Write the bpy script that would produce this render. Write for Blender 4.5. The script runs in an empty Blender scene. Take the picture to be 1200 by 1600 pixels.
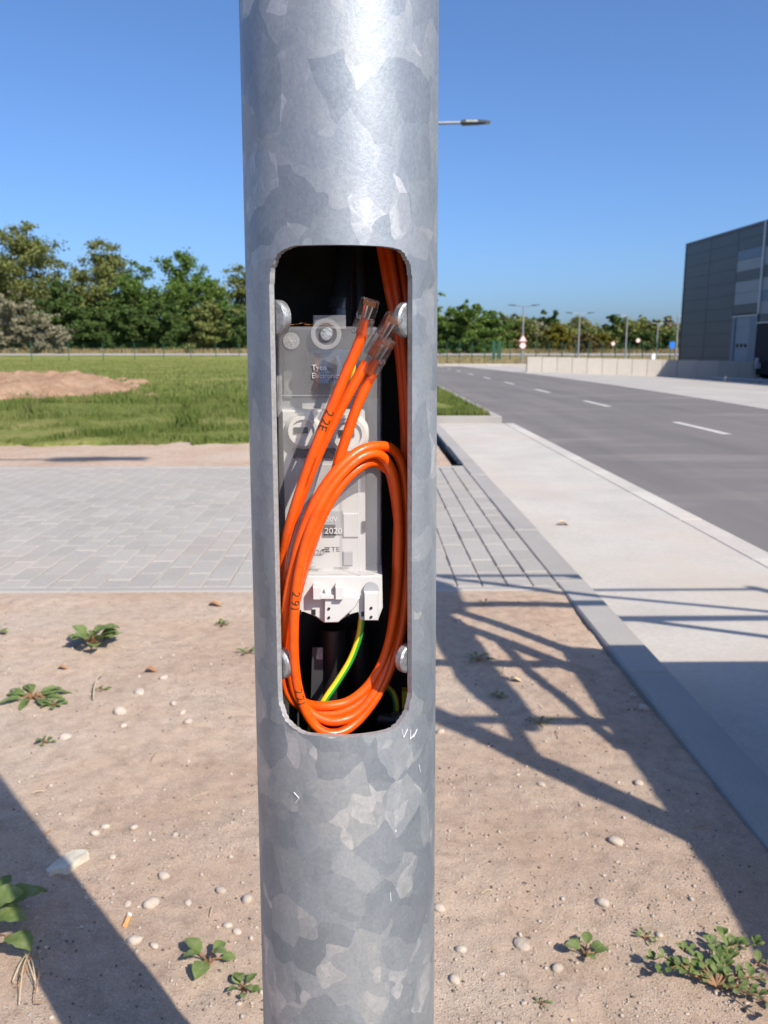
import bpy, bmesh, math, random
import numpy as np
from mathutils import Vector, Matrix, Quaternion

random.seed(7); rng = np.random.default_rng(11)
scene = bpy.context.scene
col = scene.collection
R = math.radians

# ------------------------------------------------------------------ camera
CAM_H = 0.95                      # eye height above the soil
LENS_PX = 1280.0                  # focal length in pixels of a 1200 x 1600 frame
PITCH = math.atan(252 / LENS_PX)  # looking a little down
YAW = R(0.9)
cam_data = bpy.data.cameras.new('camera')
cam_data.sensor_fit = 'VERTICAL'; cam_data.sensor_height = 36.0
cam_data.lens = LENS_PX / 1600 * 36.0
cam_data.clip_start = 0.02; cam_data.clip_end = 5000
cam_data.dof.use_dof = True
cam_data.dof.focus_distance = 0.565
cam_data.dof.aperture_fstop = 17.0
cam = bpy.data.objects.new('camera', cam_data); col.objects.link(cam)
cam.location = (0, 0, CAM_H)
cam.rotation_euler = (math.pi / 2 - PITCH, 0, -YAW)
scene.camera = cam

# ------------------------------------------------------------------ sky and sun
SUN_EL, SUN_AZ = R(42.0), R(39.1)          # shadows run 39 degrees left of straight ahead
to_sun = Vector((math.sin(SUN_AZ) * math.cos(SUN_EL), -math.cos(SUN_AZ) * math.cos(SUN_EL), math.sin(SUN_EL)))
world = bpy.data.worlds.new('World'); scene.world = world; world.use_nodes = True
wn = world.node_tree
sky = wn.nodes.new('ShaderNodeTexSky'); sky.sky_type = 'NISHITA'; sky.sun_disc = False
sky.sun_elevation = SUN_EL
sky.sun_rotation = math.atan2(to_sun.x, to_sun.y)
sky.altitude = 0; sky.air_density = 0.8; sky.dust_density = 2.0; sky.ozone_density = 10.0
wn.links.new(sky.outputs[0], wn.nodes['Background'].inputs[0])
wn.nodes['Background'].inputs[1].default_value = 0.138
sun_data = bpy.data.lights.new('sun', 'SUN'); sun_data.energy = 5.0; sun_data.angle = R(0.53)
sun_data.color = (1.0, 0.92, 0.80)
sun = bpy.data.objects.new('sun', sun_data); col.objects.link(sun)
sun.rotation_euler = to_sun.to_track_quat('Z', 'Y').to_euler()
sun.location = to_sun * 60

scene.view_settings.view_transform = 'Standard'; scene.view_settings.look = 'None'
scene.view_settings.gamma = 1.0; scene.view_settings.exposure = 0.48
scene.render.engine = 'CYCLES'
scene.cycles.use_denoising = True
scene.cycles.max_bounces = 10; scene.cycles.transparent_max_bounces = 24
scene.cycles.caustics_reflective = False; scene.cycles.caustics_refractive = False

# ------------------------------------------------------------------ measuring helpers (1200 x 1600 frame -> place)
def ray(x, y):
    u = (x - 600) / LENS_PX; v = (800 - y) / LENS_PX
    rx, ry, rz = u, math.cos(PITCH) + v * math.sin(PITCH), -math.sin(PITCH) + v * math.cos(PITCH)
    return Vector((rx * math.cos(YAW) + ry * math.sin(YAW), -rx * math.sin(YAW) + ry * math.cos(YAW), rz))
def gr(x, y, z=0.0):
    r = ray(x, y); t = (z - CAM_H) / r.z
    return Vector((r.x * t, r.y * t, z))
def at(x, y, Y):
    r = ray(x, y); t = Y / r.y
    return Vector((r.x * t, Y, CAM_H + r.z * t))

def vnoise(x, y, seed=0):
    """smooth value noise, numpy arrays"""
    g = np.random.default_rng(1000 + seed).random((256, 256))
    xi = np.floor(x).astype(int); yi = np.floor(y).astype(int)
    fx = x - xi; fy = y - yi
    fx = fx * fx * (3 - 2 * fx); fy = fy * fy * (3 - 2 * fy)
    a = g[xi % 256, yi % 256]; b = g[(xi + 1) % 256, yi % 256]
    c = g[xi % 256, (yi + 1) % 256]; d = g[(xi + 1) % 256, (yi + 1) % 256]
    return (a * (1 - fx) + b * fx) * (1 - fy) + (c * (1 - fx) + d * fx) * fy - 0.5

# ------------------------------------------------------------------ materials
def new_mat(name):
    m = bpy.data.materials.new(name); m.use_nodes = True
    return m, m.node_tree, m.node_tree.nodes['Principled BSDF']
def N(nt, t, **kw):
    n = nt.nodes.new(t)
    for k, v in kw.items():
        if k.startswith('i_'):
            n.inputs[int(k[2:]) if k[2:].isdigit() else k[2:].replace('_', ' ')].default_value = v
        else: setattr(n, k, v)
    return n
def ramp(nt, src, stops, interp='LINEAR'):
    r = nt.nodes.new('ShaderNodeValToRGB'); nt.links.new(src, r.inputs[0])
    r.color_ramp.interpolation = interp
    e = r.color_ramp.elements
    while len(e) < len(stops): e.new(0.5)
    for i, (p, c) in enumerate(stops):
        e[i].position = p; e[i].color = (*c, 1) if len(c) == 3 else c
    return r
def coords(nt, scale=(1, 1, 1), kind='Object'):
    tc = nt.nodes.new('ShaderNodeTexCoord'); mp = nt.nodes.new('ShaderNodeMapping')
    mp.inputs['Scale'].default_value = scale
    nt.links.new(tc.outputs[kind], mp.inputs[0]); return mp.outputs[0]
def wcoords(nt, scale=(1, 1, 1)):
    g = nt.nodes.new('ShaderNodeNewGeometry'); mp = nt.nodes.new('ShaderNodeMapping')
    mp.inputs['Scale'].default_value = scale
    nt.links.new(g.outputs['Position'], mp.inputs[0]); return mp.outputs[0]
def mixc(nt, fac, a, b, mode='MIX'):
    m = nt.nodes.new('ShaderNodeMix'); m.data_type = 'RGBA'; m.blend_type = mode
    for sock, v in ((m.inputs[0], fac), (m.inputs[6], a), (m.inputs[7], b)):
        if hasattr(v, 'is_output') or hasattr(v, 'links'): nt.links.new(v, sock)
        elif isinstance(v, (int, float)): sock.default_value = v
        else: sock.default_value = (*v, 1)
    return m.outputs[2]
def noise(nt, vec, scale, detail=4, rough=0.55, dist=0.0):
    n = nt.nodes.new('ShaderNodeTexNoise'); nt.links.new(vec, n.inputs['Vector'])
    n.inputs['Scale'].default_value = scale; n.inputs['Detail'].default_value = detail
    n.inputs['Roughness'].default_value = rough; n.inputs['Distortion'].default_value = dist
    return n.outputs[0]
def bump(nt, b, height, strength, dist):
    n = nt.nodes.new('ShaderNodeBump'); n.inputs['Strength'].default_value = strength
    n.inputs['Distance'].default_value = dist
    nt.links.new(height, n.inputs['Height']); nt.links.new(n.outputs[0], b.inputs['Normal']); return n
def simple(name, c, rough=0.6, metal=0.0, var=0.12, scale=8.0, bmp=0.0, bscale=60.0, spec=0.5):
    m, nt, b = new_mat(name)
    v = wcoords(nt)
    f = noise(nt, v, scale, 5)
    lo = tuple(x * (1 - var) for x in c); hi = tuple(min(1, x * (1 + var)) for x in c)
    r = ramp(nt, f, [(0.3, lo), (0.7, hi)])
    nt.links.new(r.outputs[0], b.inputs['Base Color'])
    b.inputs['Roughness'].default_value = rough; b.inputs['Metallic'].default_value = metal
    b.inputs['Specular IOR Level'].default_value = spec
    if bmp: bump(nt, b, noise(nt, v, bscale, 6, 0.65), bmp, 0.01)
    return m

M = {}
# galvanised steel with spangle
def galv(name, lo=0.275, hi=0.54):
    m, nt, b = new_mat(name)
    v = wcoords(nt, (1, 1, 0.8))
    nz = N(nt, 'ShaderNodeTexNoise'); nt.links.new(v, nz.inputs['Vector']); nz.inputs['Scale'].default_value = 30; nz.inputs['Detail'].default_value = 2.2
    add = N(nt, 'ShaderNodeMix', data_type='VECTOR', blend_type='MIX') if False else None
    sub = N(nt, 'ShaderNodeVectorMath', operation='SUBTRACT'); nt.links.new(nz.outputs['Color'], sub.inputs[0]); sub.inputs[1].default_value = (.5, .5, .5)
    sc = N(nt, 'ShaderNodeVectorMath', operation='SCALE'); nt.links.new(sub.outputs[0], sc.inputs[0]); sc.inputs['Scale'].default_value = 0.024
    ad = N(nt, 'ShaderNodeVectorMath', operation='ADD'); nt.links.new(v, ad.inputs[0]); nt.links.new(sc.outputs[0], ad.inputs[1])
    v1 = N(nt, 'ShaderNodeTexVoronoi'); nt.links.new(ad.outputs[0], v1.inputs['Vector']); v1.inputs['Scale'].default_value = 38; v1.inputs['Randomness'].default_value = 1
    v2 = N(nt, 'ShaderNodeTexVoronoi'); nt.links.new(ad.outputs[0], v2.inputs['Vector']); v2.inputs['Scale'].default_value = 72
    s1 = N(nt, 'ShaderNodeSeparateColor'); nt.links.new(v1.outputs['Color'], s1.inputs[0])
    s2 = N(nt, 'ShaderNodeSeparateColor'); nt.links.new(v2.outputs['Color'], s2.inputs[0])
    m1 = N(nt, 'ShaderNodeMath', operation='MULTIPLY_ADD'); nt.links.new(s1.outputs[0], m1.inputs[0]); m1.inputs[1].default_value = .72
    m2 = N(nt, 'ShaderNodeMath', operation='MULTIPLY'); nt.links.new(s2.outputs[1], m2.inputs[0]); m2.inputs[1].default_value = .28
    nt.links.new(m2.outputs[0], m1.inputs[2])
    v3 = N(nt, 'ShaderNodeTexVoronoi'); nt.links.new(ad.outputs[0], v3.inputs['Vector']); v3.inputs['Scale'].default_value = 130
    s3 = N(nt, 'ShaderNodeSeparateColor'); nt.links.new(v3.outputs['Color'], s3.inputs[0])
    a3 = N(nt, 'ShaderNodeMath', operation='MULTIPLY_ADD'); nt.links.new(s3.outputs[2], a3.inputs[0]); a3.inputs[1].default_value = .09; nt.links.new(m1.outputs[0], a3.inputs[2])
    b3 = N(nt, 'ShaderNodeMath', operation='SUBTRACT'); nt.links.new(a3.outputs[0], b3.inputs[0]); b3.inputs[1].default_value = .045; m1 = b3
    soft = noise(nt, wcoords(nt, (1, 1, .55)), 34, 6, .68)
    vv = N(nt, 'ShaderNodeMath', operation='MULTIPLY_ADD'); nt.links.new(soft, vv.inputs[0]); vv.inputs[1].default_value = .40; vv.inputs[2].default_value = -.20
    sm_ = N(nt, 'ShaderNodeMath', operation='ADD'); nt.links.new(m1.outputs[0], sm_.inputs[0]); nt.links.new(vv.outputs[0], sm_.inputs[1]); m1 = sm_
    mid = lo * .70 + hi * .30
    r = ramp(nt, m1.outputs[0], [(0.05, (lo * .92, lo * 1.02, lo * 1.13)), (0.55, (mid * .94, mid * 1.02, mid * 1.10)), (0.82, (mid * 1.08, mid * 1.13, mid * 1.17)), (0.97, (hi, hi, hi))])
    fine = noise(nt, v, 420, 4, .7)
    rf = ramp(nt, fine, [(0.3, (.86, .86, .86)), (0.75, (1.09, 1.09, 1.09))])
    big = noise(nt, wcoords(nt, (1, 1, .25)), 14, 5, .6)
    rb = ramp(nt, big, [(0.3, (.84, .86, .89)), (0.7, (1.12, 1.12, 1.10))])
    c = mixc(nt, 1.0, r.outputs[0], rf.outputs[0], 'MULTIPLY')
    c = mixc(nt, 1.0, c, rb.outputs[0], 'MULTIPLY')
    # small white scratches and drips
    vs = N(nt, 'ShaderNodeTexVoronoi'); nt.links.new(wcoords(nt, (1, 1, .6)), vs.inputs['Vector']); vs.inputs['Scale'].default_value = 95
    sp = ramp(nt, vs.outputs['Distance'], [(0.0, (1, 1, 1)), (0.055, (1, 1, 1)), (0.075, (0, 0, 0))])
    gate = ramp(nt, noise(nt, v, 23, 2), [(0.60, (0, 0, 0)), (0.66, (1, 1, 1))])
    spk = mixc(nt, 1.0, sp.outputs[0], gate.outputs[0], 'MULTIPLY')
    c = mixc(nt, spk, c, (.85, .85, .85))
    nt.links.new(c, b.inputs['Base Color'])
    b.inputs['Metallic'].default_value = 0.55
    rr = N(nt, 'ShaderNodeMapRange', i_3=0.46, i_4=0.60); nt.links.new(s1.outputs[1], rr.inputs[0]); nt.links.new(rr.outputs[0], b.inputs['Roughness'])
    bump(nt, b, fine, 0.10, 0.002)
    return m
M['galv'] = galv('galvanised_steel')
M['galv_far'] = simple('galvanised_steel_far', (.30, .31, .32), .5, .5, .1, 4)
M['steel_cut'] = simple('cut_steel_edge', (.33, .33, .33), .55, .35, .16, 300, .12, 420)
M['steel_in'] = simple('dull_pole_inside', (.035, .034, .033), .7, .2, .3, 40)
M['zinc'] = simple('zinc_plated_lug', (.34, .35, .355), .42, .7, .4, 160, .25, 260)
M['black'] = simple('black_rubber', (.015, .015, .016), .45, 0, .2, 40)
M['darkmetal'] = simple('dark_lamp_housing', (.06, .065, .07), .45, .3)
M['lampgrey'] = simple('grey_lamp_lens', (.38, .38, .36), .35)

def cablemat():
    m, nt, b = new_mat('orange_cable_jacket')
    v = wcoords(nt)
    r = ramp(nt, noise(nt, v, 90, 3), [(0.3, (.72, .075, .002)), (0.7, (.82, .100, .004))])
    nt.links.new(r.outputs[0], b.inputs['Base Color'])
    b.inputs['Roughness'].default_value = .33
    bump(nt, b, noise(nt, v, 260, 3), .12, .003)
    return m
M['orange'] = cablemat()
M['ink'] = simple('black_marker_ink', (.02, .03, .012), .5, 0, .3, 400)
M['white_plastic'] = simple('white_plastic', (.52, .515, .50), .4, 0, .04, 30)
M['white_ceramic'] = simple('white_ceramic', (.62, .60, .56), .3, 0, .05, 60)
M['grey_plastic'] = simple('grey_plastic', (.33, .34, .35), .45, 0, .08, 30)
M['brown'] = simple('brown_wire', (.10, .035, .02), .45)
M['blue'] = simple('blue_wire', (.02, .045, .11), .45)
M['yellow'] = simple('yellow_insulation', (.75, .55, .02), .4)
M['green'] = simple('green_insulation', (.02, .27, .03), .4)
M['copper'] = simple('copper_strand', (.60, .22, .07), .35, .8)
M['print'] = simple('black_print', (.05, .05, .05), .6)
M['emboss'] = simple('embossed_plastic', (.50, .50, .49), .3)
def clear(name, tint, alpha, rough, spec=.5):
    m, nt, b = new_mat(name)
    v = wcoords(nt)
    r = ramp(nt, noise(nt, v, 120, 4), [(0.3, tuple(x * .93 for x in tint)), (0.7, tint)])
    nt.links.new(r.outputs[0], b.inputs['Base Color'])
    ra = ramp(nt, noise(nt, v, 38, 4), [(0.3, (alpha * .88,) * 3), (0.7, (min(1, alpha * 1.12),) * 3)])
    nt.links.new(ra.outputs[0], b.inputs['Alpha'])
    b.inputs['Roughness'].default_value = rough; b.inputs['Specular IOR Level'].default_value = spec
    return m
M['cover'] = clear('hazy_clear_plastic', (.58, .58, .58), .20, .12, .8)
def glassy(name, tint):
    m, nt, b = new_mat(name); v = wcoords(nt)
    r = ramp(nt, noise(nt, v, 200, 2), [(0.3, tuple(x * .96 for x in tint)), (0.7, tint)]); nt.links.new(r.outputs[0], b.inputs['Base Color'])
    b.inputs['Transmission Weight'].default_value = 1; b.inputs['Roughness'].default_value = .10; b.inputs['IOR'].default_value = 1.5; b.inputs['Specular IOR Level'].default_value = .8
    tr = N(nt, 'ShaderNodeBsdfTransparent'); mx = N(nt, 'ShaderNodeMixShader'); mx.inputs[0].default_value = .60
    nt.links.new(b.outputs[0], mx.inputs[1]); nt.links.new(tr.outputs[0], mx.inputs[2]); nt.links.new(mx.outputs[0], nt.nodes['Material Output'].inputs[0])
    return m
M['plug'] = glassy('clear_plug_plastic', (1, .985, .98))

# soil
def soilmat():
    m, nt, b = new_mat('sandy_soil')
    v = wcoords(nt)
    big = ramp(nt, noise(nt, v, 1.3, 5, .6), [(0.33, (.39, .275, .200)), (0.52, (.44, .337, .255)), (0.70, (.46, .372, .300))])
    mid = ramp(nt, noise(nt, v, 22, 8, .72), [(0.30, (.74, .72, .71)), (0.5, (1, 1, 1)), (0.72, (1.14, 1.14, 1.15))])
    fine = noise(nt, v, 260, 6, .75)
    ff = ramp(nt, fine, [(0.30, (.70, .69, .68)), (0.50, (1, 1, 1)), (0.68, (1.16, 1.17, 1.2))])
    c = mixc(nt, 1, big.outputs[0], mid.outputs[0], 'MULTIPLY')
    c = mixc(nt, 1, c, ff.outputs[0], 'MULTIPLY')
    # grit: pale and dark grains, in drifts
    vo = N(nt, 'ShaderNodeTexVoronoi'); nt.links.new(v, vo.inputs['Vector']); vo.inputs['Scale'].default_value = 210
    g = ramp(nt, vo.outputs['Distance'], [(0.0, (1, 1, 1)), (0.22, (1, 1, 1)), (0.34, (0, 0, 0))])
    drift = ramp(nt, noise(nt, v, 2.6, 4, .6), [(0.40, (.12, .12, .12)), (0.60, (.85, .85, .85))])
    gm = mixc(nt, 1, g.outputs[0], drift.outputs[0], 'MULTIPLY')
    sc = N(nt, 'ShaderNodeSeparateColor'); nt.links.new(vo.outputs['Color'], sc.inputs[0])
    gc = ramp(nt, sc.outputs[0], [(0.0, (.16, .14, .12)), (0.35, (.36, .31, .26)), (0.75, (.52, .48, .43)), (1.0, (.66, .63, .58))])
    c = mixc(nt, gm, c, gc.outputs[0])
    nt.links.new(c, b.inputs['Base Color']); b.inputs['Roughness'].default_value = .95
    b.inputs['Specular IOR Level'].default_value = .15
    hm = N(nt, 'ShaderNodeMath', operation='MULTIPLY_ADD'); nt.links.new(gm, hm.inputs[0]); hm.inputs[1].default_value = .5; nt.links.new(fine, hm.inputs[2])
    bump(nt, b, hm.outputs[0], .7, .005)
    return m
M['soil'] = soilmat()

def fieldmat(name, cols, sc=0.9):
    m, nt, b = new_mat(name)
    v = wcoords(nt)
    a = ramp(nt, noise(nt, v, sc, 6, .62), [(0.3, cols[0]), (0.5, cols[1]), (0.7, cols[2])])
    f = ramp(nt, noise(nt, v, 14, 6, .7), [(0.3, (.65, .68, .6)), (0.7, (1.25, 1.2, 1.2))])
    c = mixc(nt, 1, a.outputs[0], f.outputs[0], 'MULTIPLY')
    nt.links.new(c, b.inputs['Base Color']); b.inputs['Roughness'].default_value = .95; b.inputs['Specular IOR Level'].default_value = .1
    bump(nt, b, noise(nt, v, 18, 5, .7), .8, .06)
    return m
M['field'] = fieldmat('field_turf', [(.115, .155, .035), (.195, .215, .060), (.29, .265, .105)], .35)
M['ground'] = fieldmat('dry_ground', [(.16, .15, .06), (.22, .19, .09), (.28, .23, .13)], .3)
M['mound'] = fieldmat('red_brown_soil', [(.27, .165, .105), (.35, .225, .150), (.40, .28, .20)], 1.2)
def blademat(name, c0, c1, c2, trans=.35, sc=1.6):
    m, nt, b = new_mat(name)
    v = wcoords(nt)
    r = ramp(nt, noise(nt, v, sc, 5, .7), [(0.32, c0), (0.5, c1), (0.68, c2)])
    nt.links.new(r.outputs[0], b.inputs['Base Color']); b.inputs['Roughness'].default_value = .7
    b.inputs['Specular IOR Level'].default_value = .15
    t = N(nt, 'ShaderNodeBsdfTranslucent'); nt.links.new(r.outputs[0], t.inputs[0])
    mx = N(nt, 'ShaderNodeMixShader'); mx.inputs[0].default_value = trans
    nt.links.new(b.outputs[0], mx.inputs[1]); nt.links.new(t.outputs[0], mx.inputs[2])
    nt.links.new(mx.outputs[0], nt.nodes['Material Output'].inputs[0])
    return m
M['blade'] = blademat('grass_blades', (.105, .155, .034), (.165, .210, .052), (.27, .265, .095), .45)
M['drygrass'] = blademat('dry_grass', (.30, .24, .12), (.38, .30, .16), (.22, .22, .09))
M['weed'] = blademat('weed_leaf', (.105, .165, .045), (.155, .215, .070), (.235, .27, .13), .3, 38)
M['weed_stem'] = simple('weed_stem', (.24, .13, .06), .6)
M['straw'] = simple('dry_straw', (.50, .40, .25), .7)
M['deadleaf'] = simple('dead_leaf', (.30, .15, .07), .8)
LEAVES = {
    'olive': blademat('leaf_olive', (0.094, 0.118, 0.033), (0.165, 0.189, 0.057), (0.266, 0.266, 0.092), .3),
    'green': blademat('leaf_green', (0.063, 0.115, 0.023), (0.109, 0.178, 0.037), (0.178, 0.253, 0.067), .3),
    'dark': blademat('leaf_dark', (0.039, 0.074, 0.018), (0.074, 0.122, 0.032), (0.127, 0.178, 0.055), .3),
    'silver': blademat('leaf_silver', (.16, .16, .095), (.23, .22, .14), (.31, .28, .19), .2),
    'yellow': blademat('leaf_yellow', (.10, .11, .015), (.17, .15, .022), (.24, .19, .03), .3),
    'brown': blademat('leaf_brown', (.09, .075, .03), (.14, .11, .04), (.19, .15, .06), .3),
}
M['bark'] = simple('bark', (.10, .08, .06), .9, 0, .3, 3)

def concrete(name, c, var=.1, sc=2.5, stain=(.55, .45, .36), stainamt=.25, bscale=90):
    m, nt, b = new_mat(name)
    v = wcoords(nt)
    a = ramp(nt, noise(nt, v, sc, 6, .65), [(0.3, tuple(x * (1 - var) for x in c)), (0.7, tuple(min(1, x * (1 + var)) for x in c))])
    f = ramp(nt, noise(nt, v, bscale, 6, .75), [(0.3, (.86, .86, .86)), (0.7, (1.09, 1.09, 1.09))])
    col_ = mixc(nt, 1, a.outputs[0], f.outputs[0], 'MULTIPLY')
    s = ramp(nt, noise(nt, v, sc * .55, 5, .6, .4), [(0.48, (0, 0, 0)), (0.68, (stainamt,) * 3)])
    col_ = mixc(nt, s.outputs[0], col_, stain)
    oi = N(nt, 'ShaderNodeObjectInfo'); orr = ramp(nt, oi.outputs['Random'], [(0, (.93, .93, .93)), (1, (1.05, 1.05, 1.05))])
    col_ = mixc(nt, 1, col_, orr.outputs[0], 'MULTIPLY')
    nt.links.new(col_, b.inputs['Base Color']); b.inputs['Roughness'].default_value = .9; b.inputs['Specular IOR Level'].default_value = .25
    bump(nt, b, noise(nt, v, bscale * 1.6, 6, .7), .25, .006)
    return m
M['paver'] = concrete('paver_concrete', (.335, .315, .290), .07, 1.8, (.38, .33, .28), .4, 70)
M['joint'] = concrete('sandy_joint', (.42, .37, .31), .15, 3)
M['kerb'] = concrete('kerb_concrete', (.325, .308, .288), .07, 3, (.39, .34, .29), .3, 120)
M['strip'] = concrete('strip_concrete', (.46, .430, .390), .10, 1.6, (.46, .385, .315), .6, 60)
M['wallc'] = concrete('wall_concrete', (.43, .395, .35), .06, .9, (.48, .44, .40), .25, 20)
M['apron'] = concrete('apron_paving', (.36, .34, .315), .05, .6, (.47, .45, .42), .4, 30)
def asphaltmat():
    m, nt, b = new_mat('asphalt')
    v = wcoords(nt)
    a = ramp(nt, noise(nt, wcoords(nt, (1.6, .12, 1)), 1.2, 6, .6), [(0.3, (.118, .108, .102)), (0.7, (.165, .150, .142))])
    f = ramp(nt, noise(nt, v, 120, 5, .8), [(0.3, (.72, .72, .72)), (0.7, (1.22, 1.22, 1.22))])
    c = mixc(nt, 1, a.outputs[0], f.outputs[0], 'MULTIPLY')
    d = ramp(nt, noise(nt, wcoords(nt, (.28, 1.3, 1)), 1.1, 5, .65), [(0.5, (0, 0, 0)), (0.74, (.40, .40, .40))])
    c = mixc(nt, d.outputs[0], c, (.30, .27, .235))
    nt.links.new(c, b.inputs['Base Color']); b.inputs['Roughness'].default_value = .85
    bump(nt, b, noise(nt, v, 150, 4, .7), .3, .006)
    return m
M['asphalt'] = asphaltmat()
M['paint'] = simple('road_paint', (.47, .45, .42), .7, 0, .15, 9)
M['stone'] = simple('pale_stone', (.44, .375, .31), .8, 0, .15, 60, .4, 180)
M['stone_grey'] = simple('grey_stone', (.38, .32, .265), .85, 0, .2, 60, .4, 180)
M['cladding'] = simple('charcoal_cladding', (.072, .080, .090), .42, .15, .06, .6)
M['cladding_light'] = simple('grey_cladding', (.23, .25, .28), .42, .15, .05, .6)
M['cladding_blue'] = simple('blue_grey_cladding', (.11, .16, .22), .4, .15, .05, .6)
M['trim'] = simple('aluminium_trim', (.42, .45, .48), .4, .4)
M['door'] = simple('grey_blue_door', (.20, .24, .29), .45)
M['glass'] = simple('dark_glass', (.02, .025, .03), .1)
M['dockblack'] = simple('dock_shelter_black', (.012, .012, .014), .8)
M['fence'] = simple('green_fence_steel', (.012, .075, .042), .5)
M['signred'] = simple('sign_red', (.42, .13, .12), .5)
M['signwhite'] = simple('sign_white', (.75, .75, .75), .5)
M['signblue'] = simple('sign_blue', (.01, .16, .60), .5)
M['orangepaper'] = simple('cork_filter', (.72, .33, .13), .8)
M['trailer'] = simple('trailer_steel', (.30, .31, .32), .5, .4)
M['tyre'] = simple('tyre_rubber', (.03, .03, .03), .85)

# ------------------------------------------------------------------ mesh helpers
class MB:
    def __init__(s): s.v = []; s.f = []
    def add(s, vs, fs):
        o = len(s.v); s.v += [tuple(p) for p in vs]; s.f += [tuple(i + o for i in f) for f in fs]; return s
    def box(s, x0, x1, y0, y1, z0, z1, ch=0.0):
        if ch <= 0:
            vs = [(x, y, z) for z in (z0, z1) for y in (y0, y1) for x in (x0, x1)]
            return s.add(vs, [(0, 2, 3, 1), (4, 5, 7, 6), (0, 1, 5, 4), (2, 6, 7, 3), (0, 4, 6, 2), (1, 3, 7, 5)])
        c = ch   # chamfered top edges only
        vs = [(x0, y0, z0), (x1, y0, z0), (x1, y1, z0), (x0, y1, z0), (x0, y0, z1 - c), (x1, y0, z1 - c), (x1, y1, z1 - c), (x0, y1, z1 - c),
              (x0 + c, y0 + c, z1), (x1 - c, y0 + c, z1), (x1 - c, y1 - c, z1), (x0 + c, y1 - c, z1)]
        fs = [(3, 2, 1, 0), (8, 9, 10, 11)]
        for i in range(4):
            j = (i + 1) % 4; fs += [(i, j, j + 4, i + 4), (i + 4, j + 4, j + 8, i + 8)]
        return s.add(vs, fs)
    def tube(s, pts, rad, seg=8, cap=True):
        pts = [Vector(p) for p in pts]; n = len(pts)
        rads = rad if hasattr(rad, '__len__') else [rad] * n
        t0 = (pts[1] - pts[0]).normalized()
        nrm = t0.orthogonal().normalized(); vs = []
        for i, p in enumerate(pts):
            t = ((pts[min(i + 1, n - 1)] - pts[max(i - 1, 0)])).normalized()
            nrm = (nrm - t * nrm.dot(t)).normalized(); bn = t.cross(nrm)
            for k in range(seg):
                a = 2 * math.pi * k / seg
                vs.append(p + (nrm * math.cos(a) + bn * math.sin(a)) * rads[i])
        fs = [(i * seg + k, i * seg + (k + 1) % seg, (i + 1) * seg + (k + 1) % seg, (i + 1) * seg + k) for i in range(n - 1) for k in range(seg)]
        if cap: fs += [tuple(range(seg - 1, -1, -1)), tuple((n - 1) * seg + k for k in range(seg))]
        return s.add(vs, fs)
    def prism(s, poly, y0, y1, ch=0.0):
        """polygon of (x, z) points, counter-clockwise seen from -Y, pushed back along Y; ch chamfers the front rim"""
        n = len(poly)
        if ch > 0:
            cx = sum(p[0] for p in poly) / n; cz = sum(p[1] for p in poly) / n
            ins = [(x + (cx - x) * ch / max(1e-6, math.hypot(cx - x, cz - z)), z + (cz - z) * ch / max(1e-6, math.hypot(cx - x, cz - z))) for x, z in poly]
            vs = [(x, y0, z) for x, z in ins] + [(x, y0 + ch, z) for x, z in poly] + [(x, y1, z) for x, z in poly]; L = 3
        else:
            vs = [(x, y0, z) for x, z in poly] + [(x, y1, z) for x, z in poly]; L = 2
        fs = [tuple(range(n)), tuple((L - 1) * n + k for k in range(n - 1, -1, -1))]
        for l in range(L - 1):
            fs += [(l * n + k, (l + 1) * n + k, (l + 1) * n + (k + 1) % n, l * n + (k + 1) % n) for k in range(n)]
        return s.add(vs, fs)
    def disc(s, c, axis, r, h, seg=20, ch=0.0):
        c = Vector(c); a = Vector(axis).normalized()
        prof = [(r, -h / 2), (r, h / 2 - ch), (r - ch, h / 2)] if ch else [(r, -h / 2), (r, h / 2)]
        u = a.orthogonal().normalized(); w = a.cross(u); vs = []
        for rr, z in prof:
            for k in range(seg):
                an = 2 * math.pi * k / seg; vs.append(c + a * z + (u * math.cos(an) + w * math.sin(an)) * rr)
        L = len(prof)
        fs = [tuple(range(seg - 1, -1, -1)), tuple((L - 1) * seg + k for k in range(seg))]
        for l in range(L - 1):
            fs += [(l * seg + k, l * seg + (k + 1) % seg, (l + 1) * seg + (k + 1) % seg, (l + 1) * seg + k) for k in range(seg)]
        return s.add(vs, fs)
    def build(s, name, mat, parent=None, smooth=None):
        o = wloc(parent) if parent else Vector((0, 0, 0))
        me = bpy.data.meshes.new(name)
        me.from_pydata([(x - o.x, y - o.y, z - o.z) for x, y, z in s.v], [], s.f)
        for m_ in (mat if isinstance(mat, (list, tuple)) else [mat]): me.materials.append(m_)
        if smooth is not None: shade(me, smooth)
        return link(name, me, parent)
def shade(me, ang):
    me.polygons.foreach_set('use_smooth', [True] * len(me.polygons))
    me.set_sharp_from_angle(angle=R(ang))
def wloc(o):
    p = Vector((0, 0, 0))
    while o: p += o.location; o = o.parent
    return p
def link(name, me, parent=None):
    o = bpy.data.objects.new(name, me); col.objects.link(o)
    if parent: o.parent = parent
    return o
def tag(o, label=None, cat=None, group=None, kind=None):
    if label: o['label'] = label
    if cat: o['category'] = cat
    if group: o['group'] = group
    if kind: o['kind'] = kind
    return o
def thing(name, loc, label, cat, group=None):
    o = bpy.data.objects.new(name, None); col.objects.link(o); o.location = loc; o.empty_display_size = .1
    return tag(o, label, cat, group)
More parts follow.
